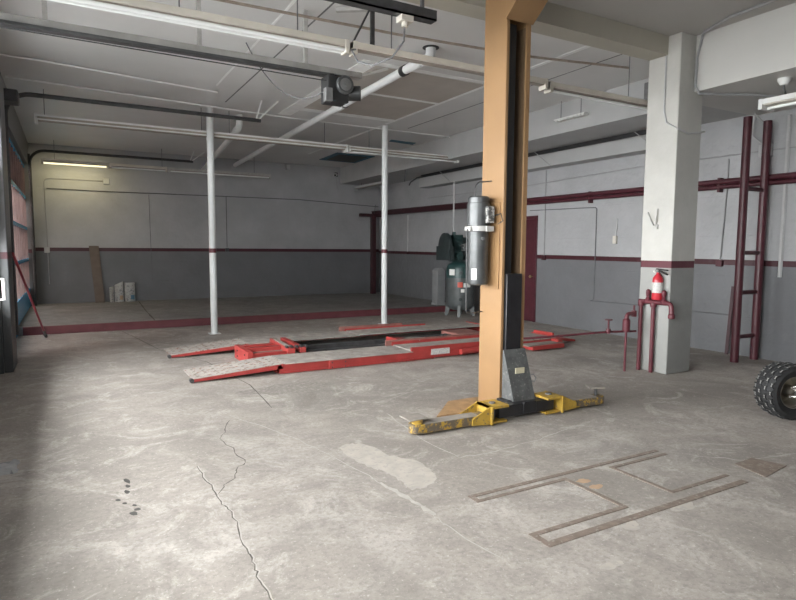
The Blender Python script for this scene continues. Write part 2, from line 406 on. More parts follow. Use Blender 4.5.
gp = MB().add([(FW[0], YF-0.12, FW[2]), (FW[1], YF-0.12, FW[2]), (FW[1], YF-0.12, FW[3]), (FW[0], YF-0.12, FW[3])], [(0,1,2,3)]).build('pane', 'glass', wf)

# ceilings, beams, soffits
struct(MB().box(XL-0.2, XR+0.2, 5.1, YB+0.2, ZC, ZC+0.25).build('ceiling', 'ceil', smooth=False))
struct(MB().box(XL-0.2, XR+0.2, YF-0.2, 5.1, ZF, ZF+0.2).build('ceiling_front', 'ceilF', smooth=False))
struct(MB().box(XL, 6.675, 4.97, 5.24, 4.04, 4.4).build('trim_cross_beam', 'cream', smooth=False))
struct(MB().box(6.95, XR, YF, 5.17, 3.585, ZF).build('trim_side_soffit', 'soffit', smooth=False))
struct(MB().box(7.55, XR, 5.17, YB, 3.61, ZC).build('trim_rear_soffit', 'greysoff', smooth=False))
struct(MB().box(8.60, XR, 6.35, 14.15, 3.29, 3.56).build('trim_wall_beam', 'greysoff', smooth=False))
# ceiling board joints, bare patch
struct(MB().box(5.70, 5.77, 5.24, 15.2, ZC-0.006, ZC).build('trim_ceiling_tape', 'tape', smooth=False))
struct(MB().box(2.105, 2.135, 5.24, 9.6, ZC-0.004, ZC).build('trim_ceiling_tape', 'tape', smooth=False))
struct(MB().box(2.475, 2.495, 5.24, 10.6, ZC-0.003, ZC).build('trim_ceiling_seam', 'seam', smooth=False))
struct(MB().box(6.33, 6.35, 5.24, 10.9, ZC-0.003, ZC).build('trim_ceiling_seam', 'seam', smooth=False))
struct(MB().box(3.72, 5.70, 7.45, 10.45, ZC-0.004, ZC).build('trim_bare_drywall', 'drywall', smooth=False))
t_ = MB().box(3.55, 3.80, 7.4, 11.0, ZC-0.007, ZC).box(3.55, 5.70, 7.3, 7.40, ZC-0.007, ZC).box(3.80, 5.7, 10.3, 10.5, ZC-0.007, ZC).box(3.8, 5.7, 8.75, 8.85, ZC-0.006, ZC)
struct(t_.build('trim_joint_compound', 'tape', smooth=False))

# concrete column
cx0, cx1, cy0, cy1 = 6.66, 7.135, 4.79, 5.25
struct(MB().box(cx0, cx1, cy0, cy1, 0, ZF).build('pillar', 'column', bevel=0.012))
# maroon side door in the right wall
d_ = struct(MB().box(XR-0.03, XR+0.08, 9.70, 9.77, 0, 2.33).box(XR-0.03, XR+0.08, 10.55, 10.62, 0, 2.33).box(XR-0.03, XR+0.08, 9.77, 10.55, 2.26, 2.33).build('door_1', 'maroon', bevel=0.004))
MB().box(XR+0.02, XR+0.06, 9.77, 10.55, 0.0, 2.26).build('door_leaf', 'maroon', d_, bevel=0.004)
MB().cyl((XR+0.02, 9.85, 1.0), (XR-0.05, 9.85, 1.0), 0.012).lathe([(0.012,0),(0.03,0.01),(0.032,0.03),(0.015,0.05)], (XR-0.03, 9.85, 1.0), (-1,0,0), 14).build('door_knob', 'brass', d_)

# glazed sectional doors in the left wall
def sectional(name, y0, y1, z0, rows, rh, cols, frame, sill, sillh, mull=None):
    xd = XL-0.1
    top = z0+sillh+rows*rh
    fr = MB()
    fr.box(xd-0.02, xd+0.02, y0, y1, z0, z0+sillh)
    for r in range(rows+1):
        z = z0+sillh+r*rh; fr.box(xd-0.025, xd+0.025, y0, y1, z-0.035, z+0.035)
    mu = MB()
    for c in range(cols+1):
        y = y0+(y1-y0)*c/cols; (mu if mull else fr).box(xd-0.022, xd+0.022, max(y0, y-0.03), min(y1, y+0.03), z0+sillh, top)
    o = struct(fr.build(name, frame, bevel=0))
    if mull: mu.build('mullions', mull, o)
    for r in range(rows):
        a, b = z0+sillh+r*rh+0.03, z0+sillh+(r+1)*rh-0.03
        MB().add([(xd, y0, a), (xd, y1, a), (xd, y1, b), (xd, y0, b)], [(0,1,2,3)]).build('pane', 'glass', o)
    return o, top
d2, t2 = sectional('door_2', D1[0], D1[1], 0.0, 3, 0.87, 8, 'alu', None, 0.83)
d3, t3 = sectional('door_3', D2[0], D2[1], 0.0, 4, 0.735, 12, 'skyglint', None, 0.55, 'mullion')
# white pull handle on the inside of the near glazed door
h_ = MB().tube([(XL-0.08, 8.55, 0.95), (XL+0.06, 8.55, 0.95), (XL+0.06, 8.55, 1.2), (XL-0.08, 8.55, 1.2)], 0.02)
h_.build('pull_handle', 'white', d2)
# steel jambs and pier between the doors
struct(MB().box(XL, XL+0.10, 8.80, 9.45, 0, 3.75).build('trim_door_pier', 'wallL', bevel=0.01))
struct(MB().box(XL, XL+0.05, D2[1]+0.02, D2[1]+0.12, PT, 3.8).build('trim_door_jamb', 'dark'))

# outside
struct(MB().box(-30, 40, -40, 60, -0.35, -0.21).build('street', 'street', smooth=False))
struct(MB().box(-2.6, -2.2, 9.6, 19, -0.2, 9).box(-2.6, XL, 19, 19.4, -0.2, 9).build('wall_neighbour', 'brick', smooth=False))

struct(MB().box(-2.45, XL-0.25, -1.6, 9.3, 3.5, 3.62).build('sky_blocker', 'greysoff', smooth=False))  # added unseen canopy, keeps high sky light off the floor beside the door
# floor markings: cracks, joints, patches
def strip(pts, wd, m, z, name, jag=0.02, sub=6, seed=0):
    rnd = random.Random(seed); P = []
    for (a, b) in zip(pts[:-1], pts[1:]):
        for i in range(sub):
            t = i/sub; P.append((a[0]+(b[0]-a[0])*t + rnd.uniform(-jag, jag)*(i > 0), a[1]+(b[1]-a[1])*t + rnd.uniform(-jag, jag)*(i > 0)))
    P.append(pts[-1]); vs = []; fs = []
    for i, p in enumerate(P):
        a = P[max(0, i-1)]; b = P[min(len(P)-1, i+1)]; dx, dy = b[0]-a[0], b[1]-a[1]; l = math.hypot(dx, dy) or 1
        ww = wd*(0.5+rnd.random())*(0.35 if i in (0, len(P)-1) else 1)/2
        vs += [(p[0]-dy/l*ww, p[1]+dx/l*ww, z), (p[0]+dy/l*ww, p[1]-dx/l*ww, z)]
    for i in range(len(P)-1): fs.append((2*i, 2*i+1, 2*i+3, 2*i+2))
    return struct(MB().add(vs, fs).build(name, m, smooth=False))
def blob(cx, cy, rx, ry, ang, m, z, name, seed=0, rough=0.3, n=40):
    rnd = random.Random(seed); ph = [(rnd.uniform(0, 6.28), rnd.uniform(0.3, 1)/k) for k in range(2, 9)]
    vs = [(cx, cy, z)]; ca, sa = math.cos(ang), math.sin(ang)
    for i in range(n):
        t = 2*math.pi*i/n; q = 1+rough*sum(a*math.sin(k*t+p) for k, (p, a) in zip(range(2, 9), ph)) + rnd.uniform(-0.05, 0.05)
        x, y = rx*q*math.cos(t), ry*q*math.sin(t); vs.append((cx+x*ca-y*sa, cy+x*sa+y*ca, z))
    return struct(MB().add(vs, [(0, 1+i, 1+(i+1) % n) for i in range(n)]).build(name, m, smooth=False))
c1 = [(0.766,4.36),(0.777,3.87),(0.777,3.61),(0.808,3.48),(0.764,3.05),(0.76,2.86),(0.745,2.63),(0.74,2.3),(0.76,1.9)]
strip([(x+0.005, y) for x, y in c1], 0.013, 'cracklight', 0.0008, 'floor_crack_edge', 0.012, 6, 3)
strip(c1, 0.007, 'crack', 0.0016, 'floor_crack', 0.012, 6, 3)
strip([(0.783,3.77),(0.968,4.06),(1.107,4.32),(1.05,4.9),(1.25,5.4)], 0.007, 'crack', 0.0016, 'floor_crack', 0.02, 6, 5)
c3 = [(1.25,5.7),(1.631,4.56),(1.713,4.11),(1.822,3.34),(1.863,3.02),(1.863,2.69),(1.9,2.2)]
strip(c3, 0.008, 'cracklight', 0.0012, 'floor_crack', 0.015, 6, 8)
strip([(1.81,3.45),(1.835,3.2),(1.863,3.0),(1.87,2.85)], 0.034, 'cracklight', 0.001, 'floor_crack_edge', 0.01, 5, 9)
strip([(0.83,12.3),(1.192,9.69),(1.638,8.36),(1.795,6.71),(1.722,5.63)], 0.010, 'crack', 0.0016, 'floor_joint', 0.004, 5, 2)
strip([(2.65,4.95),(2.543,4.13),(2.565,3.58)], 0.012, 'cracklight', 0.0012, 'floor_crack', 0.012, 6, 12)
strip([(2.565,3.58),(2.951,3.573),(3.407,3.607),(3.9,3.75)], 0.01, 'cracklight', 0.0012, 'floor_crack', 0.02, 6, 13)
strip([(1.6,17.1),(1.5,14.5),(1.45,12.42)], 0.03, 'crack', PT+0.0016, 'platform_joint', 0.004, 5, 14)
strip([(4.2,2.75),(4.45,2.5),(4.7,2.45),(5.3,2.3)], 0.012, 'cracklight', 0.0012, 'floor_crack', 0.015, 6, 15)
pp = [(1.83, 4.25), (1.98, 4.29), (2.09, 4.14), (2.11, 3.9), (2.25, 3.65), (2.23, 3.4), (2.1, 3.25), (1.94, 3.24), (1.94, 3.43), (1.93, 3.62), (1.86, 3.77), (1.83, 4.0)]
rnd = random.Random(4); pq = []
for a, b in zip(pp, pp[1:]+pp[:1]):
    for k in range(5): pq.append((a[0]+(b[0]-a[0])*k/5+rnd.uniform(-.012, .012), a[1]+(b[1]-a[1])*k/5+rnd.uniform(-.025, .025), 0.0006))
struct(MB().add(pq, [tuple(range(len(pq)))]).build('floor_patch', 'patch', smooth=False))
blob(2.15, 6.35, 0.45, 0.28, 0.2, 'duststain', 0.0005, 'floor_stain', 11, 0.45)
for i, (x, y, a, b) in enumerate([(0.293,4.3,.016,.05),(0.29,4.2,.014,.03),(0.277,4.1,.015,.035),(0.217,3.99,.014,.02),(0.25,3.92,.012,.016),(0.30,3.86,.012,.018),(0.285,3.74,.018,.035),(0.31,3.79,.02,.02)]):
    blob(x, y, a, b, 0.2, 'stain', 0.0012, 'floor_spot', 30+i, 0.25, 20)
for i, (x, y) in enumerate([(3.06, 2.80), (3.06, 2.69)]): blob(x, y, 0.05, 0.035, 0, 'rustspot', 0.0008+i*0.0002, 'floor_rust_spot', 50+i, 0.3, 24)
blob(2.35, 1.95, 0.07, 0.03, 0, 'patch', 0.0008, 'floor_patch', 60, 0.4, 24)
blob(3.3, 2.22, 0.1, 0.06, 0.3, 'patch', 0.0008, 'floor_patch', 61, 0.4, 24)
blob(2.8, 2.2, 0.07, 0.05, 0.3, 'patch', 0.0008, 'floor_patch', 62, 0.4, 24)

# ================================================================= OBJECTS
# ---- two-post lift: one orange post with carriage, arms and hydraulic power unit
PX0, PX1, PY0, PY1 = 3.66, 3.955, 4.46, 4.80
lift = thing('two_post_lift', (3.78, 4.65, 0), 'tall orange vehicle lift post with dark power unit and yellow swing arms', 'vehicle lift')
p_ = MB()
th = 0.03
ztop = 4.03
p_.box(PX0, PX0+0.012, PY0, PY1, 0.02, ztop).box(PX1-0.012, PX1, PY0, PY1, 0.02, ztop).box(PX0+0.012, PX1-0.012, PY1-0.012, PY1, 0.02, ztop)
p_.box(PX0+0.012, PX0+0.034, PY0, PY0+0.02, 0.02, ztop).box(PX1-0.055, PX1-0.012, PY0, PY0+0.02, 0.02, ztop)
p_.build('post', 'orange', lift, bevel=0.004)
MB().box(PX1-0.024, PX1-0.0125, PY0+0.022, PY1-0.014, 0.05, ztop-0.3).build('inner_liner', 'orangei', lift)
ch = MB()
ch.box(PX0+0.05, PX0+0.10, PY1-0.10, PY1-0.05, 0.1, ztop-0.4)
for i in range(120):
    z = 1.35+i*0.02
    if z < 3.72: ch.box(PX0+0.04, PX0+0.075, PY0+0.03, PY0+0.05, z, z+0.013)
ch.box(PX0+0.013, PX0+0.155, PY0+0.05, PY1-0.013, 0.05, ztop-0.3)  # solid black fill stands in for the shade inside the post
ch.build('chain_and_slot_shade', 'blackp', lift)
# sloped head gusset and overhead beam running back over the bay
g_ = MB().prism([(PX0-0.02, PY0, 3.74), (PX0-0.02, PY0-0.36, 4.03), (PX0-0.02, PY0-0.36, 4.2), (PX0-0.02, PY0, 4.2)], (PX1-PX0+0.04, 0, 0))
g_.box(PX0-0.02, PX1+0.02, 1.5, PY0-0.36, 4.03, 4.2)
g_.build('overhead_beam', 'orange', lift, bevel=0.004)
MB().prism([(2.99, 4.56, 0), (3.40, 4.97, 0), (4.16, 4.97, 0), (4.30, 4.56, 0)], (0, 0, 0.018)).build('base_plate', 'orangew', lift, bevel=0.003)
# carriage
c_ = MB().box(PX0+0.042, PX1-0.062, PY0-0.03, PY0+0.055, 0.16, 1.36)
c_.build('carriage', 'black', lift, bevel=0.006)
k_ = MB().prism([(PX0-0.0, PY0-0.035, 0.62), (PX0-0.0, PY0-0.05, 0.62), (PX0-0.0, 4.24, 0.13), (PX0-0.0, PY0-0.035, 0.13)], (PX1-PX0-0.02, 0, 0))
k_.build('carriage_face_plate', 'slate', lift, bevel=0.004)
MB().box(3.74, 3.85, 4.318, 4.33, 0.395, 0.45).build('rating_label', 'labelyel', lift)
MB().tube([(3.915, 4.33, 0.36), (3.96, 4.31, 0.37), (3.985, 4.30, 0.335), (3.965, 4.30, 0.30), (3.93, 4.32, 0.31)], 0.007).build('lock_ring', 'mid', lift)
MB().box(3.42, 4.10, 4.16, 4.27, 0.035, 0.145).box(3.6, 3.97, 4.27, PY0-0.03, 0.02, 0.15).box(3.7, 3.86, 4.145, 4.17, 0.05, 0.16).build('carriage_beam', 'black', lift, bevel=0.006)
def swing_arm(sx, px, ex, ye):
    # pivot bracket: two plates and a gusset web
    b = MB()
    x0, x1 = sorted((px, px-sx*0.2))
    b.box(x0, x1, 4.10, 4.32, 0.155, 0.178).box(x0, x1, 4.12, 4.31, 0.012, 0.03)
    b.box(px+(0 if sx < 0 else -0.016)+0.0, px+(0.016 if sx < 0 else 0), 4.09, 4.34, 0.012, 0.178)
    b.prism([(px, 4.095, 0.175), (px, 4.11, 0.175), (px, 4.11, 0.02), (px, 4.095, 0.02)], (sx*0.0001, 0, 0))
    for y in (4.115, 4.315):
        b.prism([(px, y, 0.178), (px+sx*0.2, y, 0.085), (px+sx*0.2, y, 0.03), (px, y, 0.012)], (0, 0.012, 0))
    b.build('arm_bracket', 'yellow', lift, bevel=0.002)
    a = MB().bar((px, 4.21, 0.06), (ex, ye, 0.06), 0.13, 0.08).cyl((ex, ye, 0.02), (ex, ye, 0.1), 0.065, 20)
    arm = a.build('swing_arm', 'yellowarm', lift, bevel=0.006)
    MB().bar((px+sx*0.1, 4.21, 0.1005), (ex-sx*0.05, ye, 0.1005), 0.125, 0.003).build('dusty_top', 'dusty', arm)
    MB().cyl((px-sx*0.09, 4.21, 0.0), (px-sx*0.09, 4.21, 0.19), 0.03, 16).build('pivot_pin', 'mid', lift)
    return arm
a1 = swing_arm(-1, 3.28, 2.56, 4.225)
MB().cyl((2.57, 4.225, 0.1), (2.57, 4.225, 0.135), 0.05, 16).build('pad_screw', 'yellow', a1)
MB().box(2.47, 2.66, 4.18, 4.36, 0.135, 0.147).build('lift_pad', 'dusty', a1, bevel=0.003)
a2 = swing_arm(1, 4.16, 4.72, 4.18)
MB().cyl((4.71, 4.19, 0.1), (4.71, 4.19, 0.185), 0.014, 12).build('pad_screw', 'dark', a2)
MB().prism([(4.58, 4.15, 0.185), (4.74, 4.10, 0.185), (4.82, 4.24, 0.185), (4.66, 4.29, 0.185)], (0, 0, 0.012)).build('lift_pad', 'dusty', a2)
# power unit on the left face of the post
ux, uy = 3.52, 4.665
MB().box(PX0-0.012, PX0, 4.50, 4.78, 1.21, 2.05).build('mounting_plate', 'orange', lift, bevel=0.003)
MB().lathe([(0.075,0),(0.098,0.012),(0.1,0.03),(0.1,0.52),(0.108,0.525),(0.108,0.54)], (ux, uy, 1.245), n=28).build('oil_tank', 'motor', lift)
MB().lathe([(0.1,0),(0.113,0.005),(0.113,0.22),(0.105,0.225),(0.105,0.275),(0.09,0.29),(0.04,0.295)], (ux, uy, 1.82), n=28).build('motor', 'motor', lift)
MB().lathe([(0.116,0),(0.116,0.05)], (ux, uy, 1.772), n=28).box(ux+0.0, ux+0.09, uy-0.135, uy-0.04, 1.77, 1.82).box(ux, PX0, uy-0.04, uy+0.04, 1.775, 1.815).box(ux-0.135, ux, uy-0.05, uy+0.04, 1.775, 1.815).build('pump_block', 'gal', lift, bevel=0.003)
MB().box(ux+0.0, ux+0.08, uy-0.15, uy-0.09, 1.85, 2.01).build('terminal_box', 'termbox', lift, bevel=0.006)
MB().tube([(ux+0.09, uy-0.12, 1.92), (ux+0.13, uy-0.18, 1.94), (ux+0.14, uy-0.2, 1.87), (ux+0.13, uy-0.14, 1.84)], 0.006).build('terminal_cable', 'dark', lift)
MB().prism([(ux-0.099, uy-0.035, 1.30), (ux-0.072, uy-0.078, 1.30), (ux-0.072, uy-0.078, 1.41), (ux-0.099, uy-0.035, 1.41)], (0.02, 0.02, 0)).build('tank_label', 'labelplain', lift)
MB().tube(sag((ux-0.15, uy-0.02, 1.79), (ux-0.145, uy-0.02, 1.0), 0, 4) + [(ux-0.14, uy-0.02, 0.98), (ux-0.1, uy-0.03, 0.97), (PX0-0.004, 4.76, 0.965)], 0.006).build('hydraulic_hose', 'dark', lift)
MB().tube([(ux-0.04, uy, 2.1), (ux-0.045, uy, 2.17)] + arc((ux+0.03, uy, 2.18), 0.075, 170, 80, 'xz', 6) + [(PX0, uy-0.02, 2.265)], 0.006).build('power_cable', 'dark', lift)
MB().cyl((ux-0.02, uy-0.09, 1.70), (ux-0.025, uy-0.125, 1.70), 0.016, 12).build('filler_plug', 'mid', lift)

# ---- low red drive-on lift with two runways
ramp = thing('drive_on_lift', (4.4, 8.2, 0), 'low red drive-on runway lift with dusty plates lying on the floor', 'vehicle lift')
def runway(y0, y1, xend, far):
    z = 0.135
    s = MB()
    # side beams
    for y in (y0, y1-0.03):
        if far and y == y0:
            s.box(2.25, 2.95, y, y+0.03, 0.015, z-0.012).box(2.95, xend, y, y+0.03, 0.012, 0.04); continue
        s.box(2.25, xend, y, y+0.03, 0.015, z-0.012)
        s.box(4.22, xend-1.0, y-0.004, y+0.034, z-0.03, 0.175 if far else 0.19)
    s.box(2.25, 2.28, y0, y1, 0.015, z-0.012).box(xend-0.03, xend, y0, y1, 0.015, 0.16)
    rw = s.build('runway', 'red', ramp, bevel=0.004)
    d = MB().box(2.36, 4.24, y0-0.02, y1+0.02, z-0.012, z).box(4.24, xend-0.02, y0+0.02, y1-0.02, z-0.008, z+0.012)
    d.build('deck_plate', 'reddeck', rw, bevel=0.003)
    # drive-on ramp
    r = MB().prism([(1.22, y0, 0.008), (2.33, y0, 0.065), (2.33, y0, 0.132), (1.20, y0, 0.045), (1.19, y0, 0.02)], (0, 0.03, 0))
    r.prism([(1.30, y1-0.03, 0.008), (2.33, y1-0.03, 0.065), (2.33, y1-0.03, 0.128), (1.30, y1-0.03, 0.044)], (0, 0.03, 0))
    rp = r.build('approach_ramp', 'red', ramp, bevel=0.004)
    t = MB().prism([(1.22, y0+0.0, 0.042), (2.34, y0+0.0, 0.13), (2.34, y0+0.0, 0.138), (1.22, y0+0.0, 0.05)], (0, y1-y0, 0))
    st = t; t.cur = 1
    for i in range(9):
        for j in range(4):
            x = 1.30+i*0.115; y = y0+0.08+j*(y1-y0-0.16)/3; zz = 0.05+(x-1.22)*0.0786
            st.bar((x-0.02, y-0.02, zz+0.004), (x+0.02, y+0.02, zz+0.004), 0.01, 0.005)
    t.build('ramp_plate', ['rampplate', 'dusty'], rp)
    MB().cyl((1.215, y0-0.012, 0.03), (1.215, y0+0.05, 0.03), 0.026, 14).build('ramp_roller', 'dark', rp)
    MB().cyl((2.32, y0-0.006, 0.115), (2.32, y1+0.006, 0.115), 0.018, 12).build('hinge_pin', 'red', rp)
    # raised inner lip of the front half
    yl = y1-0.02 if not far else y1-0.02
    MB().box(4.12, xend-1.5, yl, yl+0.03, z, 0.215).build('wheel_guide', 'redlip', rw, bevel=0.004)
    return rw
rw1 = runway(7.11, 7.72, 7.05, False)
rw2 = runway(8.86, 9.46, 6.9, True)
MB().box(2.95, 3.22, 7.085, 7.11, 0.01, 0.115).build('side_bracket', 'red', rw1, bevel=0.003)
for x in (2.99, 3.18):
    for z in (0.03, 0.09): MB().cyl((x, 7.085, z), (x, 7.075, z), 0.009, 8).build('bracket_bolt', 'dark', rw1)
MB().box(2.28, 4.6, 7.102, 7.112, 0.008, 0.03).box(4.0, 4.25, 7.08, 7.11, 0.01, 0.03).build('lower_flange', 'red', rw1)
MB().box(4.55, 4.87, 7.098, 7.111, 0.06, 0.145).build('maker_plate', 'label', rw1)
MB().cyl((5.05, 7.07, 0.07), (5.75, 7.06, 0.09), 0.045, 14).build('hydraulic_cylinder', 'red', rw1)
MB().box(6.28, 6.95, 6.86, 7.10, 0.02, 0.085).box(6.9, 7.0, 6.95, 7.12, 0.03, 0.14).build('side_step', 'red', rw1, bevel=0.004)
MB().prism([(6.2, 6.87, 0.085), (7.1, 6.95, 0.085), (7.1, 7.15, 0.085), (6.2, 7.15, 0.085)], (0, 0, 0.012)).build('step_plate', 'dusty', rw1)
# far end stops of the near runway
MB().prism([(6.95, 7.25, 0.15), (7.6, 7.25, 0.05), (7.6, 7.25, 0.02), (6.95, 7.25, 0.05)], (0, 0.47, 0)).box(7.05, 7.10, 7.25, 7.7, 0.13, 0.2).build('end_stop', 'red', rw1, bevel=0.004)
# centre base, jack beam with rollers, cross members
MB().box(2.06, 2.14, 7.80, 8.52, 0.0, 0.19).box(2.14, 2.62, 8.42, 8.50, 0.02, 0.18).box(2.14, 2.62, 7.82, 7.90, 0.02, 0.16).box(2.14, 2.62, 8.1, 8.22, 0.08, 0.19).build('centre_base', 'red', ramp, bevel=0.005)
for y in (7.95, 8.35):
    for z in (0.05, 0.13): MB().cyl((2.06, y, z), (2.05, y, z), 0.012, 8).build('base_bolt', 'dark', ramp)
MB().box(2.14, 2.64, 7.9, 8.1, 0.12, 0.135).box(2.14, 2.64, 8.22, 8.42, 0.12, 0.135).build('base_cover', 'dusty', ramp)
jb = MB().bar((2.66, 7.74, 0.17), (2.72, 8.80, 0.17), 0.10, 0.07).bar((2.83, 7.74, 0.17), (2.88, 8.80, 0.17), 0.08, 0.07).build('jack_beam', 'red', ramp, bevel=0.004)
for i in range(5): MB().cyl((2.62+i*0.07, 7.80, 0.215), (2.62+i*0.07, 7.87, 0.215), 0.02, 10).build('jack_roller', 'dark', jb)
MB().bar((2.66, 7.9, 0.21), (2.72, 8.7, 0.21), 0.06, 0.012).build('jack_rail', 'dusty', jb)
MB().bar((2.9, 8.1, 0.06), (6.9, 8.1, 0.06), 0.09, 0.07).bar((2.9, 8.55, 0.06), (6.9, 8.55, 0.06), 0.09, 0.07).build('base_rail', 'dark', ramp, bevel=0.004)
MB().box(2.9, 6.9, 8.62, 8.85, 0.005, 0.02).build('cavity_shade', 'blackp', ramp)  # black sheet standing in for the shadow beside the far runway
MB().prism([(4.42, 7.75, 0.19), (4.95, 7.75, 0.12), (4.95, 7.75, 0.05), (4.42, 7.75, 0.05)], (0, 0.5, 0)).build('jack_ramp', 'red', ramp, bevel=0.004)
MB().bar((4.6, 7.78, 0.185), (5.0, 8.2, 0.14), 0.3, 0.012).build('jack_deck', 'dusty', ramp)
MB().box(5.55, 6.05, 7.8, 8.35, 0.05, 0.2).build('valve_block', 'redlip', ramp, bevel=0.01)
for i in range(4): MB().cyl((5.56, 7.85+i*0.11, 0.14), (5.44, 7.85+i*0.11, 0.14), 0.03, 10).build('valve_fitting', 'dark', ramp)

# ---- white steel poles
def pole(x, y, label):
    t = thing('support_pole', (x, y, 0), label, 'pole', 'white steel support poles')
    MB().cyl((x, y, 0.01), (x, y, ZC), 0.062, 24).build('shaft', 'pole', t)
    MB().cyl((x, y, 1.50), (x, y, 1.58), 0.0635, 24).build('painted_band', 'pipeR', t, label='maroon painted band')
    MB().box(x-0.1, x+0.1, y-0.1, y+0.1, 0, 0.012).build('foot_plate', 'pole', t, bevel=0.003)
    return t
pole(2.32, 11.1, 'slim white steel pole behind the ramps, the left one of two')
pole(5.79, 10.9, 'slim white steel pole near the compressor, the right one of two')

# ---- air compressor
kx, ky = 8.17, 11.5
comp = thing('air_compressor', (kx, ky, 0), 'upright green and grey air compressor on the floor behind the orange post', 'air compressor')
MB().lathe([(0.02,0),(0.17,0.01),(0.27,0.05),(0.325,0.12),(0.338,0.18),(0.338,0.98),(0.325,1.05),(0.27,1.12),(0.16,1.16),(0.02,1.165)], (kx, ky, 0.13), n=32).build('tank', 'compgrey', comp)
MB().lathe([(0.340,0),(0.340,0.2),(0.329,0.27),(0.275,0.335),(0.16,0.382)], (kx, ky, 0.915), n=32, cap=False).build('tank_top', 'compgreen', comp)
for i in range(4):
    a = R(45+90*i); c, s = math.cos(a), math.sin(a)
    MB().prism([(kx+c*0.22, ky+s*0.22, 0.2), (kx+c*0.335, ky+s*0.335, 0.26), (kx+c*0.36, ky+s*0.36, 0.0), (kx+c*0.29, ky+s*0.29, 0.0)], (-s*0.07, c*0.07, 0)).build('foot', 'compgrey', comp)
MB().box(kx-0.2, kx+0.3, ky-0.18, ky+0.18, 1.29, 1.31).build('top_plate', 'compgreen', comp)
kb = kx; kx = kx-0.15
pm = MB().box(kx-0.13, kx+0.13, ky-0.12, ky+0.12, 1.31, 1.55)
for i in range(8): pm.box(kx-0.14, kx+0.14, ky-0.14, ky+0.13, 1.57+i*0.035, 1.588+i*0.035)
pm.box(kx-0.11, kx+0.11, ky-0.10, ky+0.10, 1.55, 1.9).box(kx-0.13, kx+0.13, ky-0.12, ky+0.12, 1.86, 1.93)
pm.cyl((kx, ky-0.12, 1.43), (kx, ky-0.2, 1.43), 0.09, 18).cyl((kx-0.05, ky, 1.93), (kx-0.05, ky, 2.0), 0.04, 12)
pm.build('pump', 'compgreen', comp, bevel=0.006)
MB().cyl((kx+0.14, ky-0.05, 1.8), (kx+0.26, ky-0.08, 1.8), 0.075, 16).build('air_filter', 'compdark', comp)
MB().cyl((kx+0.15, ky, 1.45), (kx+0.5, ky, 1.45), 0.11, 20).build('motor', 'compdark', comp)
MB().lathe([(0.29,0),(0.31,0.01),(0.31,0.08),(0.29,0.09)], (kx-0.26, ky-0.02, 1.66), (-1, 0.15, 0), 32).box(kx-0.36, kx-0.26, ky-0.30, ky+0.28, 1.33, 1.66).build('belt_guard', 'beltguard', comp)
kx = kb
MB().tube([(kx-0.12, ky-0.1, 1.68), (kx-0.1, ky-0.26, 1.66), (kx-0.02, ky-0.30, 1.5), (kx-0.02, ky-0.29, 1.22)], 0.012).build('discharge_pipe', 'mid', comp)
def curved(off, wdt, z0, z1, m, nm, lab=None, r=0.341):
    # label bent round the tank, off = angle from the side that faces the bay
    mb = MB(); n = 6; a0 = math.atan2(-0.81, -0.58)+off; vs = []
    for rr in (r, r+0.004):
        for i in range(n+1):
            t = a0-wdt/2/r+wdt/r*i/n
            for z in (z0, z1): vs.append((kx+rr*math.cos(t), ky+rr*math.sin(t), z))
    q = 2*(n+1); fs = []
    for i in range(n): k = 2*i; fs += [(k, k+2, k+3, k+1), (q+k, q+k+1, q+k+3, q+k+2), (k, q+k, q+k+2, k+2), (k+1, k+3, q+k+3, q+k+1)]
    fs += [(0, 1, q+1, q), (2*n, q+2*n, q+2*n+1, 2*n+1)]
    mb.add(vs, fs); mb.build(nm, m, comp, label=lab)
curved(-0.62, 0.15, 0.98, 1.12, 'labelplain', 'white_label')
curved(0.0, 0.12, 0.70, 0.82, 'labelred', 'warning_label', 'red warning label')
curved(0.5, 0.18, 0.70, 0.80, 'labelplain', 'small_label')
curved(0.18, 0.09, 0.58, 0.66, 'labelplain', 'small_label')
for z_ in (1.04, 0.42): MB().cyl((kx-0.18, ky-0.28, z_), (kx-0.225, ky-0.34, z_), 0.04, 16).build('port', 'compdark', comp)
MB().box(kx+0.16, kx+0.30, ky-0.22, ky-0.12, 1.45, 1.62).build('pressure_switch', 'labelred', comp, bevel=0.01)
MB().cyl((kx-0.08, ky+0.2, 1.31), (kx-0.08, ky+0.2, 3.2), 0.018, 10).build('riser_pipe', 'conduitw', comp)

# ---- pale box at the end of the platform
cb = thing('floor_cabinet', (8.35, 12.7, PT), 'narrow pale grey cabinet on the platform, left of the green compressor', 'cabinet')
MB().box(8.24, 8.47, 12.6, 12.85, PT, 0.95).prism([(8.24, 12.6, 0.95), (8.47, 12.6, 0.95), (8.47, 12.6, 1.03), (8.41, 12.6, 1.1), (8.30, 12.6, 1.1), (8.24, 12.6, 1.03)], (0, 0.25, 0)).build('body', 'palegrey', cb, bevel=0.008)
MB().box(8.22, 8.49, 12.58, 12.87, PT, PT+0.05).build('plinth', 'palegrey', cb, bevel=0.005)
MB().box(8.475, 8.49, 12.62, 12.83, PT+0.1, 1.0).build('side_panel', 'palegrey', cb, bevel=0.003)

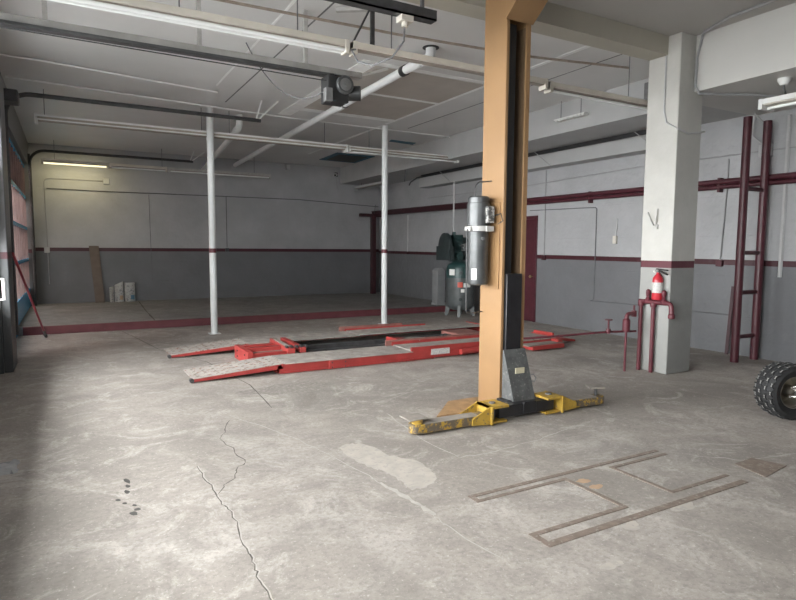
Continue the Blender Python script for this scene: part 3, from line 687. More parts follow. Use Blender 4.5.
# ---- leaning board, sacks, broom pole
tag(MB().prism([(0.57, 17.0, PT), (0.79, 17.0, PT), (0.70, 17.17, 1.62), (0.47, 17.17, 1.62)], (0, 0.03, 0)).build('wooden_board', 'card', bevel=0.004, origin=(0.68, 17.0, PT)), 'brown wooden board leaning upright against the far back wall', 'board')
def sack(x0, x1, hgt, lean, label, m, side=None, print_m=None):
    t = thing('paper_sack', ((x0+x1)/2, 17.08, PT), label, 'sack', 'sacks along the back wall')
    vs, fs = [], []
    nx, nz = 5, 6
    mb = MB()
    for fy in (0, 1):
        for k in range(nz+1):
            for i in range(nx+1):
                u, v = i/nx, k/nz
                bul = 0.05*math.sin(math.pi*u)**0.5*math.sin(math.pi*min(1, v*0.9+0.1))**0.5 if 0 < u < 1 else 0
                y = 17.06 - (0.03+bul if fy == 0 else -0.03-bul*0.6) + v*0.04
                z = PT + hgt*v + (lean*(u-0.5) if v == 1 else lean*(u-0.5)*v)
                vs.append((x0+(x1-x0)*u, y, z))
    W = nx+1; K = (nz+1)*W
    for k in range(nz):
        for i in range(nx):
            a = k*W+i; fs.append((a, a+1, a+W+1, a+W)); b = a+K; fs.append((b, b+W, b+W+1, b+1))
    for k in range(nz):
        a = k*W; fs.append((a, a+W, a+K+W, a+K)); a = k*W+nx; fs.append((a, a+K, a+K+W, a+W))
    for i in range(nx):
        fs.append((i, i+K, i+K+1, i+1)); a = nz*W+i; fs.append((a, a+1, a+K+1, a+K))
    mb.add(vs, fs); o = mb.build('bag', m, t)
    if print_m: MB().box(x0+(x1-x0)*0.55, x0+(x1-x0)*0.9, 16.965, 16.99, PT+0.06, PT+hgt*0.35).build('printed_panel', print_m, t, label='blue printed corner' if print_m == 'paperblue' else 'tan printed side')
    return t
sack(0.91, 1.01, 0.40, 0.03, 'narrow white printed paper sack, nearest the brown leaning board', 'paper')
sack(1.03, 1.24, 0.49, 0.10, 'white paper sack with a tan side, in the middle of the row', 'paper', print_m='paperbrown')
sack(1.27, 1.52, 0.50, 0.0, 'wider white paper sack with a blue corner, at the right end of the row', 'paper', print_m='paperblue')
br = thing('broom_pole', (-0.40, 11.9, 0), 'red pole with a black tip leaning against the left wall', 'pole')
e0, e1 = Vector((-0.39, 11.95, 0.0)), Vector((-0.655, 9.5, 1.5))
dd = (e1-e0).normalized()
MB().cyl(e0+dd*0.28, e1, 0.017, 12).build('handle', 'broom', br)
MB().cyl(e0+dd*0.1, e0+dd*0.3, 0.02, 12).build('ferrule', 'mid', br)
MB().cyl(e0+dd*0.02+Vector((0,0,0.015)), e0+dd*0.12, 0.028, 12).build('rubber_tip', 'blackp', br)

# ---- crumpled clear plastic on the floor at the left edge
rnd = random.Random(3); vs = []; fs = []
for j in range(9):
    for i in range(9):
        edge = i in (0, 8) or j in (0, 8)
        vs.append((-0.58+i*0.026+rnd.uniform(-.012, .012), 4.82+j*0.035+rnd.uniform(-.015, .015), 0.002 if edge else 0.004+rnd.random()*0.022))
for j in range(8):
    for i in range(8): fs.append((j*9+i, j*9+i+1, j*9+i+10, j*9+i+9))
tag(MB().add(vs, fs).build('plastic_wrap', 'cello', origin=(-0.48, 4.97, 0)), 'crumpled clear plastic sheet lying on the floor by the left door', 'plastic sheet')

# ---- steel H-frame and plate let into the floor
fr = MB()
def fbar(x0, x1, y0, y1): fr.box(x0, x1, y0, y1, 0, 0.004)
fbar(2.20, 4.05, 2.945, 2.98); fbar(2.20, 2.99, 2.87, 2.90); fbar(2.20, 2.235, 2.90, 2.945)
fbar(2.955, 2.99, 2.40, 2.87); fbar(2.20, 2.99, 2.365, 2.40)
fbar(2.20, 4.05, 2.235, 2.285); fbar(2.20, 2.24, 2.285, 2.365)
fbar(3.42, 4.05, 2.865, 2.895); fbar(3.42, 3.45, 2.40, 2.865); fbar(3.42, 4.05, 2.37, 2.40)
tag(fr.build('floor_rail_frame', 'rustflat', smooth=False, origin=(3.1, 2.6, 0)), 'brown steel H-shaped frame let flush into the concrete floor', 'floor frame')
tag(MB().prism([(4.31, 2.49, 0), (4.55, 2.50, 0), (4.62, 2.28, 0), (4.25, 2.23, 0)], (0, 0, 0.004)).build('floor_plate', 'rustflat', smooth=False, origin=(4.43, 2.4, 0)), 'square brown access plate in the floor right of the H-shaped frame', 'floor plate')

# ---- fluorescent fixtures
def fixture(x0, x1, y, z, label, lamps, lit=False, hang=(), group='fluorescent strip lights', bar_m='housing', low='housinglow', w=0.11, ax='x', ceil=ZC, h=0.06):
    t = thing('fluorescent_light', ((x0+x1)/2 if ax == 'x' else y, y if ax == 'x' else (x0+x1)/2, z), label, 'ceiling light', group)
    def P(u, v, zz): return (u, v, zz) if ax == 'x' else (v, u, zz)
    def bx(m_, a0, a1, b0, b1, c0, c1):
        p, q = P(a0, b0, c0), P(a1, b1, c1); m_.box(min(p[0], q[0]), max(p[0], q[0]), min(p[1], q[1]), max(p[1], q[1]), c0, c1)
    hs = MB(); bx(hs, x0, x1, y-w/2, y+w/2, z, z+h); hs.build('housing', bar_m, t, bevel=0.004)
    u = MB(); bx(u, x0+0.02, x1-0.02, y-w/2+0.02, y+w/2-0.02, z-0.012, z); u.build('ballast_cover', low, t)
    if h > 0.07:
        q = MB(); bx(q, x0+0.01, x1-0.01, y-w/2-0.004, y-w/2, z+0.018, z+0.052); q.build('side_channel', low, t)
    for xe in (x0, x1-0.045):
        e = MB(); bx(e, xe, xe+0.045, y-w/2-0.004, y+w/2+0.004, z-0.06, z+h+0.005); e.build('lamp_holder', bar_m, t, bevel=0.004)
    if lamps:
        for k in ((-1, 1) if lamps == 2 else (0,)):
            MB().cyl(P(x0+0.04, y+k*0.036, z-0.034), P(x1-0.04, y+k*0.036, z-0.034), 0.019, 14).build('tube', 'tubelit' if lit else 'tube', t)
    for hx in hang:
        MB().cyl(P(hx, y, z+h), P(hx, y, ceil), 0.006, 6).build('hanger', 'cdark', t)
    return t
fixture(-0.6, 2.46, 5.42, 3.55, 'nearest strip light with fat white tubes, upper left of the room', 2, hang=(0.9, 1.95))
fixture(2.50, 5.04, 5.42, 3.55, 'strip light without tubes, hung nearest the ceiling drain pipe elbow', 0, hang=(2.95, 4.15))
fixture(5.08, 7.2, 5.42, 3.53, 'strip light between the orange post and the white column', 1, hang=(6.5,))
fixture(-0.39, 2.34, 11.25, 3.62, 'long pale strip light crossing behind the left white pole', 0, hang=(-0.25, 2.2), bar_m='white', w=0.15, h=0.085)
fixture(2.36, 5.08, 11.25, 3.62, 'long strip light between the two white poles', 0, hang=(2.7, 4.6), bar_m='white', w=0.15, h=0.085)
fixture(5.10, 7.86, 11.25, 3.62, 'strip light with a white tube right of the right white pole', 1, hang=(5.6,), bar_m='white', w=0.15, h=0.075)
L3 = fixture(-0.47, 0.95, 16.4, 3.60, 'glowing yellowish strip light by the back wall, far left', 1, lit=True, hang=(-0.2,))
fixture(0.97, 2.32, 16.4, 3.60, 'unlit short strip light right of the glowing yellow one', 1, hang=(2.2,))
fixture(2.35, 5.06, 16.4, 3.60, 'unlit long strip light high on the back wall behind the left pole', 1, hang=(4.6,), bar_m='gal')
fixture(1.7, 4.22, 7.50, 3.36, 'white strip light under the pale soffit at the right edge', 1, hang=(3.8,), ax='y', ceil=3.585, bar_m='white', low='housing', w=0.27)
fixture(14.9, 16.9, 7.95, 3.46, 'slim strip light hanging under the rear soffit, behind the right pole', 0, hang=(15.2, 16.5), ax='y', ceil=3.61, bar_m='conduitw')
# light of the one burning tube
l = bpy.data.lights.new('lit_tube_light', 'AREA'); l.shape = 'RECTANGLE'; l.size = 1.3; l.size_y = 0.06; l.energy = 10; l.color = (1.0, 0.88, 0.5)
o = bpy.data.objects.new('lit_tube_light', l); COL.objects.link(o); o.location = (0.24, 16.4, 3.54); o.rotation_euler = (R(35), 0, 0)

# louvre light flush on the ceiling
lv = thing('slatted_light', (7.45, 7.4, 3.8), 'short white slatted light hanging beside the rear soffit, right of the orange post', 'light')
sl = MB().box(7.40, 7.50, 7.03, 7.72, 3.815, 3.83)
for i in range(9): sl.box(7.40, 7.50, 7.04+i*0.075, 7.09+i*0.075, 3.79, 3.815)
sl.build('louvre', 'white', lv)
for y in (7.15, 7.6): MB().cyl((7.45, y, 3.83), (7.45, y, ZC), 0.006, 6).build('hanger', 'cdark', lv)
# ---- garage door openers, rails and tracks
op = thing('door_opener', (1.3, 6.15, 3.42), 'dark door opener motor on a long ceiling rail, upper left', 'door opener')
MB().box(-0.55, 2.95, 6.10, 6.20, 3.495, 3.56).build('rail', 'railgrey', op, bevel=0.004)
MB().box(-0.55, 2.6, 6.08, 6.17, 3.462, 3.495).build('trolley_track', 'dark', op, bevel=0.004)
MB().tube(sag((-0.5, 6.06, 3.425), (2.5, 6.06, 3.40), 0.0, 2), 0.006).build('drive_chain', 'dark', op)
MB().box(2.50, 2.74, 6.0, 6.22, 3.18, 3.46).build('motor_case', 'blackp', op, bevel=0.01)
MB().box(2.46, 2.54, 5.97, 6.05, 3.17, 3.31).build('control_box', 'mid', op, bevel=0.005)
MB().lathe([(0.03,0),(0.085,0.0),(0.098,0.01),(0.098,0.04),(0.085,0.05),(0.05,0.05)], (2.665, 5.965, 3.35), (0, -1, 0), 28).build('pulley', 'motor', op)
MB().cyl((2.665, 5.99, 3.35), (2.665, 5.895, 3.35), 0.022, 14).lathe([(0.045,0),(0.065,0.002),(0.065,0.01),(0.045,0.012)], (2.665, 5.918, 3.35), (0,-1,0), 24).build('pulley_hub', 'mid', op)
MB().cyl((2.74, 6.08, 3.30), (2.88, 6.0, 3.30), 0.08, 20).build('motor', 'blackp', op)
MB().tube([(2.9, 6.15, 3.53), (3.1, 6.2, 3.6), (3.35, 6.25, 3.7)], 0.016).build('ceiling_brace', 'white', op)
for x in (-0.1, 1.2, 2.3): MB().box(x-0.02, x+0.02, 6.13, 6.17, 3.56, ZC).build('hanger', 'gal', op)
MB().tube(sag((2.0, 7.4, ZC-0.02), (2.5, 6.1, 3.3), 0.30, 14), 0.007).build('power_cord', 'cdark', op)

def track(y, z, x1, label, brace):
    t = thing('door_track', (XL, y, z), label, 'door track', 'overhead door tracks')
    pts = [(XL+0.05, y, 0.3), (XL+0.05, y, z-0.32)] + arc((XL+0.37, y, z-0.32), 0.32, 180, 90, 'xz', 8)[1:] + [(x1, y, z)]
    MB().tube(pts, 0.033, 8).build('track_rail', 'dark', t)
    if brace:
        MB().bar((x1-0.08, y, z), (x1+0.02, y, ZC), 0.04, 0.02).build('hanger', 'white', t)
        MB().bar((x1-0.05, y, z), (x1+0.28, y-0.1, ZC), 0.035, 0.02).build('brace', 'white', t)
    return t
track(10.18, 3.78, 2.98, 'dark overhead door track in front of the left white pole', True)
track(16.45, 3.86, 2.98, 'dark overhead door track close to the back wall', True)
# header cover boxes at the left wall
tag(MB().box(XL, XL+0.24, 9.75, 10.1, 3.58, 3.74).build('spring_housing', 'dark', bevel=0.02, origin=(XL, 9.9, 3.6)), 'dark spring housing high on the left wall near the door track', 'housing')

# ---- dark hanging strut, upper middle, with outlet and cord
st = thing('ceiling_strut', (2.3, 4.72, 3.7), 'dark steel strut hanging at the top middle with a drop cord', 'strut')
MB().box(1.2, 3.0, 4.65, 4.75, 3.66, 3.675).box(1.2, 3.0, 4.65, 4.665, 3.66, 3.75).box(1.2, 3.0, 4.735, 4.75, 3.66, 3.75).build('channel', 'dark', st)
MB().box(2.86, 2.89, 4.69, 4.72, 3.66, ZF).build('perforated_hanger', 'cdark', st)
MB().box(1.6, 1.63, 4.69, 4.72, 3.66, ZF).build('perforated_hanger', 'cdark', st)
MB().box(2.64, 2.76, 4.66, 4.76, 3.61, 3.66).cyl((2.7, 4.71, 3.61), (2.7, 4.71, 3.57), 0.03, 12).build('outlet', 'housing', st)
MB().tube([(2.7, 4.71, 3.6), (2.69, 4.71, 3.45), (2.62, 4.8, 3.32), (2.5, 4.95, 3.27), (2.42, 5.1, 3.33), (2.45, 5.3, 3.5), (2.58, 5.42, 3.56)], 0.009).build('drop_cord', 'cdark', st)
hb = thing('ceiling_bracket', (2.62, 5.45, 3.56), 'white stained bracket bolted to the ceiling above the strip light joint', 'bracket')
MB().bar((2.55, 5.9, ZC-0.03), (3.05, 5.55, ZC-0.03), 0.06, 0.04).build('bar', 'gal', hb)
MB().box(2.73, 2.77, 5.44, 5.47, 3.57, ZC).build('perforated_hanger', 'dark', hb)
MB().bar((2.74, 5.45, ZC-0.1), (2.52, 5.45, 3.6), 0.025, 0.015).build('brace', 'dark', hb)

# ---- pipes on the ceiling
tag(MB().tube([(0.2, 6.2, 4.05), (1.41, 6.16, 4.05), (3.43, 6.09, 4.05), (4.57, 5.98, 4.05), (5.28, 5.91, 4.05), (6.7, 5.6, 4.05)], 0.016, 8).build('ceiling_pipe', 'rust', origin=(3.4, 6.0, 4.05)), 'thin brown pipe running across the ceiling above the nearest strip lights', 'pipe')
tag(MB().tube([(XL+0.05, 10.6, 4.09), (3.868, 11.1, 4.09), (4.9, 11.1, 4.09), (7.54, 11.1, 4.09)], 0.014, 6).build('ceiling_conduit', 'tape', origin=(3.5, 11, 4.09)), 'thin white conduit across the ceiling, over the white poles', 'conduit')
tag(MB().tube([(XL+0.05, 9.4, 4.08), (-0.2, 9.42, 4.08), (2.2, 9.9, 4.09)], 0.012, 6).build('ceiling_conduit', 'tape', origin=(0.6, 9.6, 4.08)), 'thin white conduit on the ceiling at the upper left corner', 'conduit')
pv = thing('drain_pipe', (3.85, 10, 3.85), 'long white plastic drain pipe under the ceiling with an elbow and tee', 'pipe', 'white drain pipes')
pA, pB = Vector((3.975, 6.42, 3.955)), Vector((4.27, 17.18, 3.955))
MB().cyl(pA+Vector((0, 0.1, 0)), pB, 0.057, 20).build('main_pipe', 'pvc', pv)
MB().tube([pA+Vector((0.01, 0.34, 0)), pA+Vector((0.01, 0.2, 0.0)), pA+Vector((0.03, 0.1, 0.01)), pA+Vector((0.07, 0.05, 0.03)), pA+Vector((0.1, 0.03, 0.08)), pA+Vector((0.1, 0.03, 0.155))], 0.064, 16).build('elbow', 'pvc', pv)
dn = (pB-pA).normalized()
MB().cyl(pA+dn*0.5, pA+dn*0.6, 0.068, 20).build('rubber_coupling', 'blackp', pv, label='black rubber coupling')
MB().cyl(pA+dn*2.78, pA+dn*2.93, 0.07, 20).cyl(pA+dn*2.68, pA+dn*3.08, 0.066, 20).cyl(pA+dn*2.88, pA+dn*2.88+Vector((0, 0, 0.16)), 0.055, 18).build('tee', 'pvc', pv)
MB().cyl(pA+dn*2.58, pA+dn*2.62, 0.069, 20).build('band_clamp', 'mid', pv)
MB().cyl(pA+dn*6.3, pA+dn*6.36, 0.066, 20).build('band_clamp', 'mid', pv)
MB().cyl(pA+Vector((0.1, 0.03, 0.157)), pA+Vector((0.1, 0.03, 0.164)), 0.105, 20).build('ceiling_hole', 'blackp', pv)
pv2 = thing('drain_pipe', (3.2, 14, 3.85), 'shorter white drain pipe sloping to the back wall beside the left pole', 'pipe', 'white drain pipes')
MB().cyl((2.93, 11.5, 3.86), (3.36, 17.15, 3.74), 0.055, 18).build('main_pipe', 'pvc', pv2)
MB().tube([(2.93, 11.7, 3.86), (2.92, 11.45, 3.86), (2.92, 11.38, 3.92), (2.92, 11.37, ZC-0.015)], 0.062, 14).build('elbow', 'pvc', pv2)
# ceiling opening with insulation, camera, small box
cv = thing('ceiling_hole', (6.9, 15.2, ZC), 'dark ragged opening in the ceiling near the back corner', 'opening')
MB().prism([(6.35, 15.95, ZC-0.002), (6.3, 14.55, ZC-0.002), (7.45, 14.6, ZC-0.002), (7.5, 16.0, ZC-0.002)], (0, 0, -0.012)).build('torn_edge', 'bluefoil', cv)
MB().prism([(6.52, 15.8, ZC-0.016), (6.45, 14.75, ZC-0.016), (7.3, 14.75, ZC-0.016), (7.38, 15.85, ZC-0.016)], (0, 0, -0.006)).build('dark_gap', 'blackp', cv)
tag(MB().prism([(6.7, 12.4, ZC-0.002), (6.65, 12.2, ZC-0.002), (7.35, 12.25, ZC-0.002), (7.4, 12.5, ZC-0.002)], (0, 0, -0.008)).build('insulation_strip', 'bluefoil', smooth=False, origin=(7, 12.3, ZC)), 'blue insulation strip on the ceiling right of the right pole', 'insulation')
cm = thing('security_camera', (7.4, 17.2, 3.85), 'small white security camera high on the back wall by the soffit', 'camera')
MB().box(7.36, 7.44, 17.14, 17.2, 3.82, 3.95).build('bracket', 'dark', cm, bevel=0.005)
MB().cyl((7.38, 17.15, 3.88), (7.25, 16.9, 3.83), 0.045, 16).build('camera_body', 'white', cm)
MB().cyl((7.25, 16.9, 3.83), (7.24, 16.88, 3.826), 0.036, 16).build('lens', 'blackp', cm)
MB().tube([(7.4, 17.17, 3.8), (7.42, 17.18, 3.6), (7.46, 17.18, 3.45)], 0.008).build('cable', 'conduit', cm)
tag(MB().box(5.78, 5.90, 17.13, 17.2, 3.93, 4.07).build('junction_box', 'conduitw', bevel=0.006, origin=(5.84, 17.17, 4)), 'small grey junction box at the top of the back wall beside the drain pipe', 'junction box')

# ---- black strip painting the shadow gap over the wall beam, plus cables
bk = thing('gap_shade_strip', (8.58, 9.5, 3.55), 'long black strip for the shadow gap under the rear soffit', 'channel')
MB().box(8.50, 8.595, 6.45, 13.9, 3.575, 3.605).box(8.50, 8.515, 6.45, 13.9, 3.53, 3.575).build('channel', 'blackp', bk)
MB().tube([(8.55, 6.5, 3.55), (8.55, 13.8, 3.55)], 0.012, 6).build('cable', 'cdark', bk)
for y in (9.35, 6.9, 12.9): MB().bar((8.45, y, 3.60), (8.585, y-0.35, 3.28), 0.02, 0.012).build('stay', 'conduit', bk)
MB().tube([(8.5, 13.8, 3.56), (8.5, 14.1, 3.55), (8.53, 14.5, 3.47), (8.55, 14.6, 3.4)], 0.02, 8).build('curved_end', 'dark', bk)
hc = thing('cable_loop', (7.65, 13.2, 3.61), 'looped dark cord hanging below the soffit beside the right pole', 'cord')
MB().tube([(7.62, 13.2, 4.0), (7.6, 13.2, 3.7), (7.6, 13.2, 3.4), (7.62, 13.25, 3.32), (7.66, 13.3, 3.4), (7.66, 13.3, 3.75), (7.63, 13.25, 3.95)], 0.01, 6).build('loop', 'cdark', hc)
MB().cyl((7.6, 13.2, 3.99), (7.66, 13.25, 4.0), 0.02, 8).build('hook', 'dark', hc)
jc = thing('junction_unit', (6.98, 5.6, 3.7), 'dark electrical unit with cables hanging behind the top of the white column', 'junction box')
MB().box(7.40, 7.55, 5.55, 5.9, 3.72, 4.02).build('box', 'mid', jc, bevel=0.01)
MB().tube([(7.4, 5.6, 4.0), (7.36, 5.6, 3.9), (7.35, 5.6, 3.5), (7.4, 5.65, 3.4), (7.47, 5.7, 3.6)], 0.014, 8).build('cable', 'cdark', jc)
MB().cyl((7.45, 5.65, 3.55), (7.45, 5.65, 3.72), 0.06, 14).build('plug', 'blackp', jc)

# ---- maroon crane beam at the back right, twin pipes along the right wall, corner post
cr = thing('crane_beam', (8.3, 16, 2.7), 'dark maroon steel beam on a post in the back right corner', 'steel beam')
MB().bar((8.60, 17.05, 2.64), (8.78, 11.3, 2.61), 0.09, 0.012).bar((8.60, 17.05, 2.71), (8.78, 11.3, 2.68), 0.02, 0.14).bar((8.60, 17.05, 2.78), (8.78, 11.3, 2.75), 0.09, 0.012).build('beam', 'maroond', cr)
MB().bar((8.02, 16.75, 2.64), (9.0-0.08, 16.75, 2.64), 0.12, 0.09).build('head_plate', 'maroond', cr, bevel=0.004)
MB().box(8.42, 8.56, 16.68, 16.82, PT, 2.6).build('post', 'maroond', cr, bevel=0.004)
MB().tube([(8.5, 16.7, 2.7), (8.75, 17.1, 3.0)], 0.008).build('stay_wire', 'cdark', cr)
rp = thing('wall_pipe', (8.84, 5, 2.6), 'twin maroon pipes running along the right wall above the stripe', 'pipe')
for z, r in ((2.625, 0.042), (2.545, 0.034)):
    MB().tube([(8.86, -1.3, z), (8.86, 11.25, z+0.06)], r, 12).build('pipe', 'maroon', rp)
for y in (0.5, 3.0, 5.6, 8.2, 10.7): MB().box(8.83, XR, y-0.02, y+0.02, 2.5, 2.72).build('bracket', 'maroon', rp)

# ---- maroon pipe ladder frame by the right wall
ld = thing('pipe_ladder', (8.55, 4.89, 0), 'tall maroon pipe ladder standing beside the right wall', 'ladder')
for x in (8.31, 8.80): MB().cyl((x, 4.89, 0), (x, 4.89, 3.45), 0.056, 20).build('rail', 'maroon', ld)
for z in (0.36, 1.0, 1.57, 2.47): MB().cyl((8.31, 4.89, z), (8.80, 4.89, z), 0.03, 14).build('rung', 'maroon', ld)
tag(MB().prism([(8.82, 5.30, 0), (8.82, 5.35, 0), (8.905, 5.35, 1.05), (8.905, 5.30, 1.05)], (0.02, 0, 0)).build('leaning_board', 'maroond', origin=(8.85, 5.3, 0)), 'narrow dark board leaning on the right wall behind the maroon ladder', 'board')

# ---- conduits on the right wall
def cond(pts, m, label, r=0.011, box=None, name='wall_conduit'):
    t = thing(name, pts[0], label, 'conduit', 'conduits on the walls and column')
    MB().tube(pts, r, 6).build('tube', m, t)
    if box:
        x, y, z, s, bm = box
        MB().box(*((x-0.05, x) if x > 8 else (x-s, x+s)), *((y-s, y+s) if x > 8 else (y-0.05, y)), z-s, z+s).build('outlet_box', bm, t, bevel=0.005)
    return t
xw = XR-0.014
cond([(xw, 9.48, 3.27), (xw, 9.47, 1.47)], 'conduit', 'thin grey conduit dropping to an outlet right of the maroon side door', box=(XR, 9.47, 1.42, 0.05, 'maroond'))
cond([(xw, 9.95, 2.45), (xw, 8.1, 2.41), (xw, 8.07, 2.38), (xw, 8.07, 0.63), (xw, 8.15, 0.6), (xw, 7.0, 0.61), (xw, 5.3, 0.6)], 'cdark', 'thin dark line bent down the right wall left of the column', 0.009)
cond([(xw, 14.2, 3.02), (xw, 9.95, 3.0), (xw, 7.1, 3.07), (xw, 4.0, 3.04)], 'conduit', 'thin grey conduit running along the top of the right wall', 0.01)
cond([(xw, 5.51, 3.0), (xw, 5.51, 2.62), (xw, 5.56, 1.45)], 'conduit', 'grey conduit dropping to a maroon outlet between column and ladder', 0.013, box=(XR, 5.56, 1.40, 0.05, 'maroon'))
cond([(xw, 15.3, 2.6), (xw, 15.3, 1.5)], 'conduitw', 'short pale conduit on the right wall beside the right pole', 0.012, box=(XR, 15.3, 1.47, 0.04, 'maroond'))
wc = cond([(xw, 4.66, 3.5), (xw, 4.66, 1.22)], 'conduitw', 'wide pale cable duct on the right wall right of the ladder', 0.03)
cc = thing('hanging_plug', (8.91, 7.58, 2.17), 'short pale cord with a plug hanging on the right wall', 'cord')
MB().tube([(xw, 7.57, 2.17), (xw, 7.58, 2.0), (xw, 7.6, 1.85)], 0.012, 6).build('cord', 'conduitw', cc)
MB().box(XR-0.05, XR, 7.56, 7.64, 1.71, 1.86).build('plug', 'housing', cc, bevel=0.008)
for i, (y, z, lab) in enumerate([(4.95, 3.05, 'grey switch box on the right wall between the ladder rails'), (4.2, 3.1, 'grey switch box high on the right wall right of the ladder')]):
    t = thing('switch_box', (XR, y, z), lab, 'switch box', 'switch boxes on the right wall')
    MB().box(XR-0.07, XR, y-0.09, y+0.09, z-0.09, z+0.09).build('box', 'conduitw', t, bevel=0.008)
    MB().tube([(XR-0.03, y-0.02, z+0.09), (XR-0.03, y-0.02, z+0.25), (XR-0.05, y+0.02, z+0.38), (XR-0.2, y+0.1, 3.57)], 0.013, 6).build('conduit', 'conduitw', t)
cond([(8.85, 5.1, 3.57), (8.88, 5.16, 3.3), (8.9, 5.0, 3.15), (8.9, 4.98, 3.1)], 'conduitw', 'bent grey conduit dropping from the soffit left of the ladder top', 0.013)
# ---- back wall conduits
yw = YB-0.014
cond([(-0.44, yw, 0.65), (-0.455, yw, 3.2), (-0.42, yw, 3.27), (-0.3, yw, 3.29), (0.9, yw, 3.29)], 'conduit', 'thin conduit loop on the back wall under the glowing light', 0.012, box=(0.93, YB, 3.29, 0.07, 'conduitw'))
tag(MB().box(-0.52, -0.40, YB-0.05, YB, 1.44, 1.58).build('wall_outlet', 'conduitw', bevel=0.006, origin=(-0.46, YB, 1.5)), 'grey outlet box on the stripe at the left end of the back wall', 'outlet')
cond([(-0.41, yw, 3.04), (0.78, yw, 3.03), (4.0, yw, 3.05), (6.2, yw, 3.06), (8.9, yw, 2.95)], 'cdark', 'long thin dark pipe across the whole back wall', 0.013)
cond([(3.998, yw, 3.04), (3.998, yw, 1.6)], 'cdark', 'thin drop pipe on the back wall right of the left pole', 0.01, box=(3.998, YB, 1.53, 0.05, 'dark'))
cond([(1.95, yw, 3.0), (1.97, yw, 0.7), (2.4, yw, 0.68)], 'cdark', 'dark hairline crack line down the back wall left of the left pole', 0.006, name='wall_line')

# ---- standpipe with extinguisher on the column
xs = cx0-0.05
sp = thing('standpipe', (xs, 5.05, 0), 'maroon twin pipes with drooping valve fixed to the side of the column', 'standpipe')
for y in (5.175, 4.985):
    MB().cyl((xs, y, 0), (xs, y, 0.915), 0.026, 16).build('upright_pipe', 'pipeR', sp)
MB().tube([(xs, 5.20, 0.925), (xs, 5.0, 0.925), (xs, 4.78, 0.925)] + arc((xs, 4.78, 0.865), 0.06, 90, 180, 'yz', 5)[1:] + [(xs, 4.715, 0.79)], 0.03, 14).build('header_pipe', 'pipeR', sp)
MB().lathe([(0.034,0),(0.042,0.01),(0.042,0.05),(0.03,0.06)], (xs, 4.715, 0.735), n=16).build('hose_outlet', 'pipeR', sp)
for y in (5.175, 4.985): MB().lathe([(0.034,0),(0.04,0.01),(0.04,0.05),(0.034,0.06)], (xs, y, 0.86), n=16).build('fitting', 'pipeR', sp)
for y in (5.07, 4.835): MB().lathe([(0.03,0),(0.035,0.03),(0.02,0.06),(0.03,0.1),(0.03,0.14),(0.012,0.16)], (xs, y, 0.93), n=14).build('valve_cap', 'pipeR', sp)
vs_ = thing('valve_stand', (6.37, 5.2, 0), 'maroon valve stand on a thin pipe left of the column', 'valve')
MB().cyl((6.37, 5.2, 0), (6.37, 5.2, 0.52), 0.016, 12).build('thin_pipe', 'pipeR', vs_)
MB().lathe([(0.03,0),(0.048,0.015),(0.048,0.16),(0.03,0.18)], (6.37, 5.2, 0.52), n=18).build('valve_body', 'pipeR', vs_)
MB().tube([(6.37, 5.2, 0.68)] + arc((6.42, 5.2, 0.71), 0.05, 180, 90, 'xz', 5) + [(6.51, 5.2, 0.76)], 0.028, 12).cyl((6.51, 5.2, 0.72), (6.51, 5.2, 0.80), 0.035, 14).build('elbow', 'pipeR', vs_)
MB().cyl((6.51, 5.2, 0.80), (6.51, 5.2, 0.87), 0.014, 10).build('valve_stem', 'pipeR', vs_)
hp = vs_
MB().tube([(6.56, 5.2, 0.52), (6.1, 5.28, 0.53), (5.4, 5.5, 0.49), (4.9, 5.75, 0.45)], 0.014, 10).build('supply_pipe', 'pipeR', hp)
MB().cyl((6.12, 5.275, 0.53), (6.12, 5.275, 0.68), 0.012, 10).build('handle_stem', 'pipeR', hp)
MB().lathe([(0.02,-0.01),(0.05,-0.006),(0.05,0.006),(0.02,0.01)], (6.12, 5.275, 0.69), n=16).lathe([(0.03,0),(0.034,0.03),(0.03,0.06)], (6.12, 5.275, 0.51), n=12).build('hand_wheel', 'pipeR', hp)
MB().cyl((4.9, 5.75, 0), (4.9, 5.75, 0.62), 0.02, 12).build('end_upright', 'pipeR', hp)

fy = 4.935
fe = thing('fire_extinguisher', (xs, fy, 0.955), 'red fire extinguisher with white label on the column standpipe', 'fire extinguisher')
MB().lathe([(0.05,0),(0.063,0.006),(0.067,0.02),(0.067,0.25),(0.062,0.285),(0.043,0.315),(0.024,0.335),(0.02,0.355)], (xs, fy, 0.957), n=28).build('cylinder', 'ext', fe)
MB().lathe([(0.0682,0.0),(0.0682,0.135)], (xs, fy, 1.05), n=28, cap=False).build('label_wrap', 'label', fe)
MB().cyl((xs, fy, 1.305), (xs, fy, 1.35), 0.02, 14).build('valve_head', 'mid', fe)
MB().bar((xs, fy+0.025, 1.356), (xs-0.02, fy-0.15, 1.345), 0.026, 0.016).build('carry_handle', 'blackp', fe)
MB().bar((xs, fy+0.01, 1.34), (xs-0.02, fy-0.15, 1.29), 0.026, 0.016).build('squeeze_lever', 'blackp', fe)
MB().cyl((xs-0.02, fy+0.03, 1.325), (xs-0.035, fy+0.035, 1.325), 0.014, 12).build('gauge', 'labelplain', fe)
# V-shaped bracket
vb_ = thing('wall_hook', (cx0, 5.04, 1.9), 'pale V-shaped metal hook on the column above the extinguisher', 'hook')
MB().tube([(cx0-0.012, 5.16, 2.09), (cx0-0.03, 5.06, 1.92), (cx0-0.02, 5.03, 1.91)], 0.011, 8).build('left_prong', 'gal', vb_)
MB().tube([(cx0-0.02, 5.03, 1.91), (cx0-0.03, 5.02, 2.0), (cx0-0.02, 5.01, 2.13)], 0.011, 8).build('right_prong', 'gal', vb_)
MB().box(cx0-0.02, cx0, 5.0, 5.06, 1.87, 1.93).build('plate', 'gal', vb_, bevel=0.004)
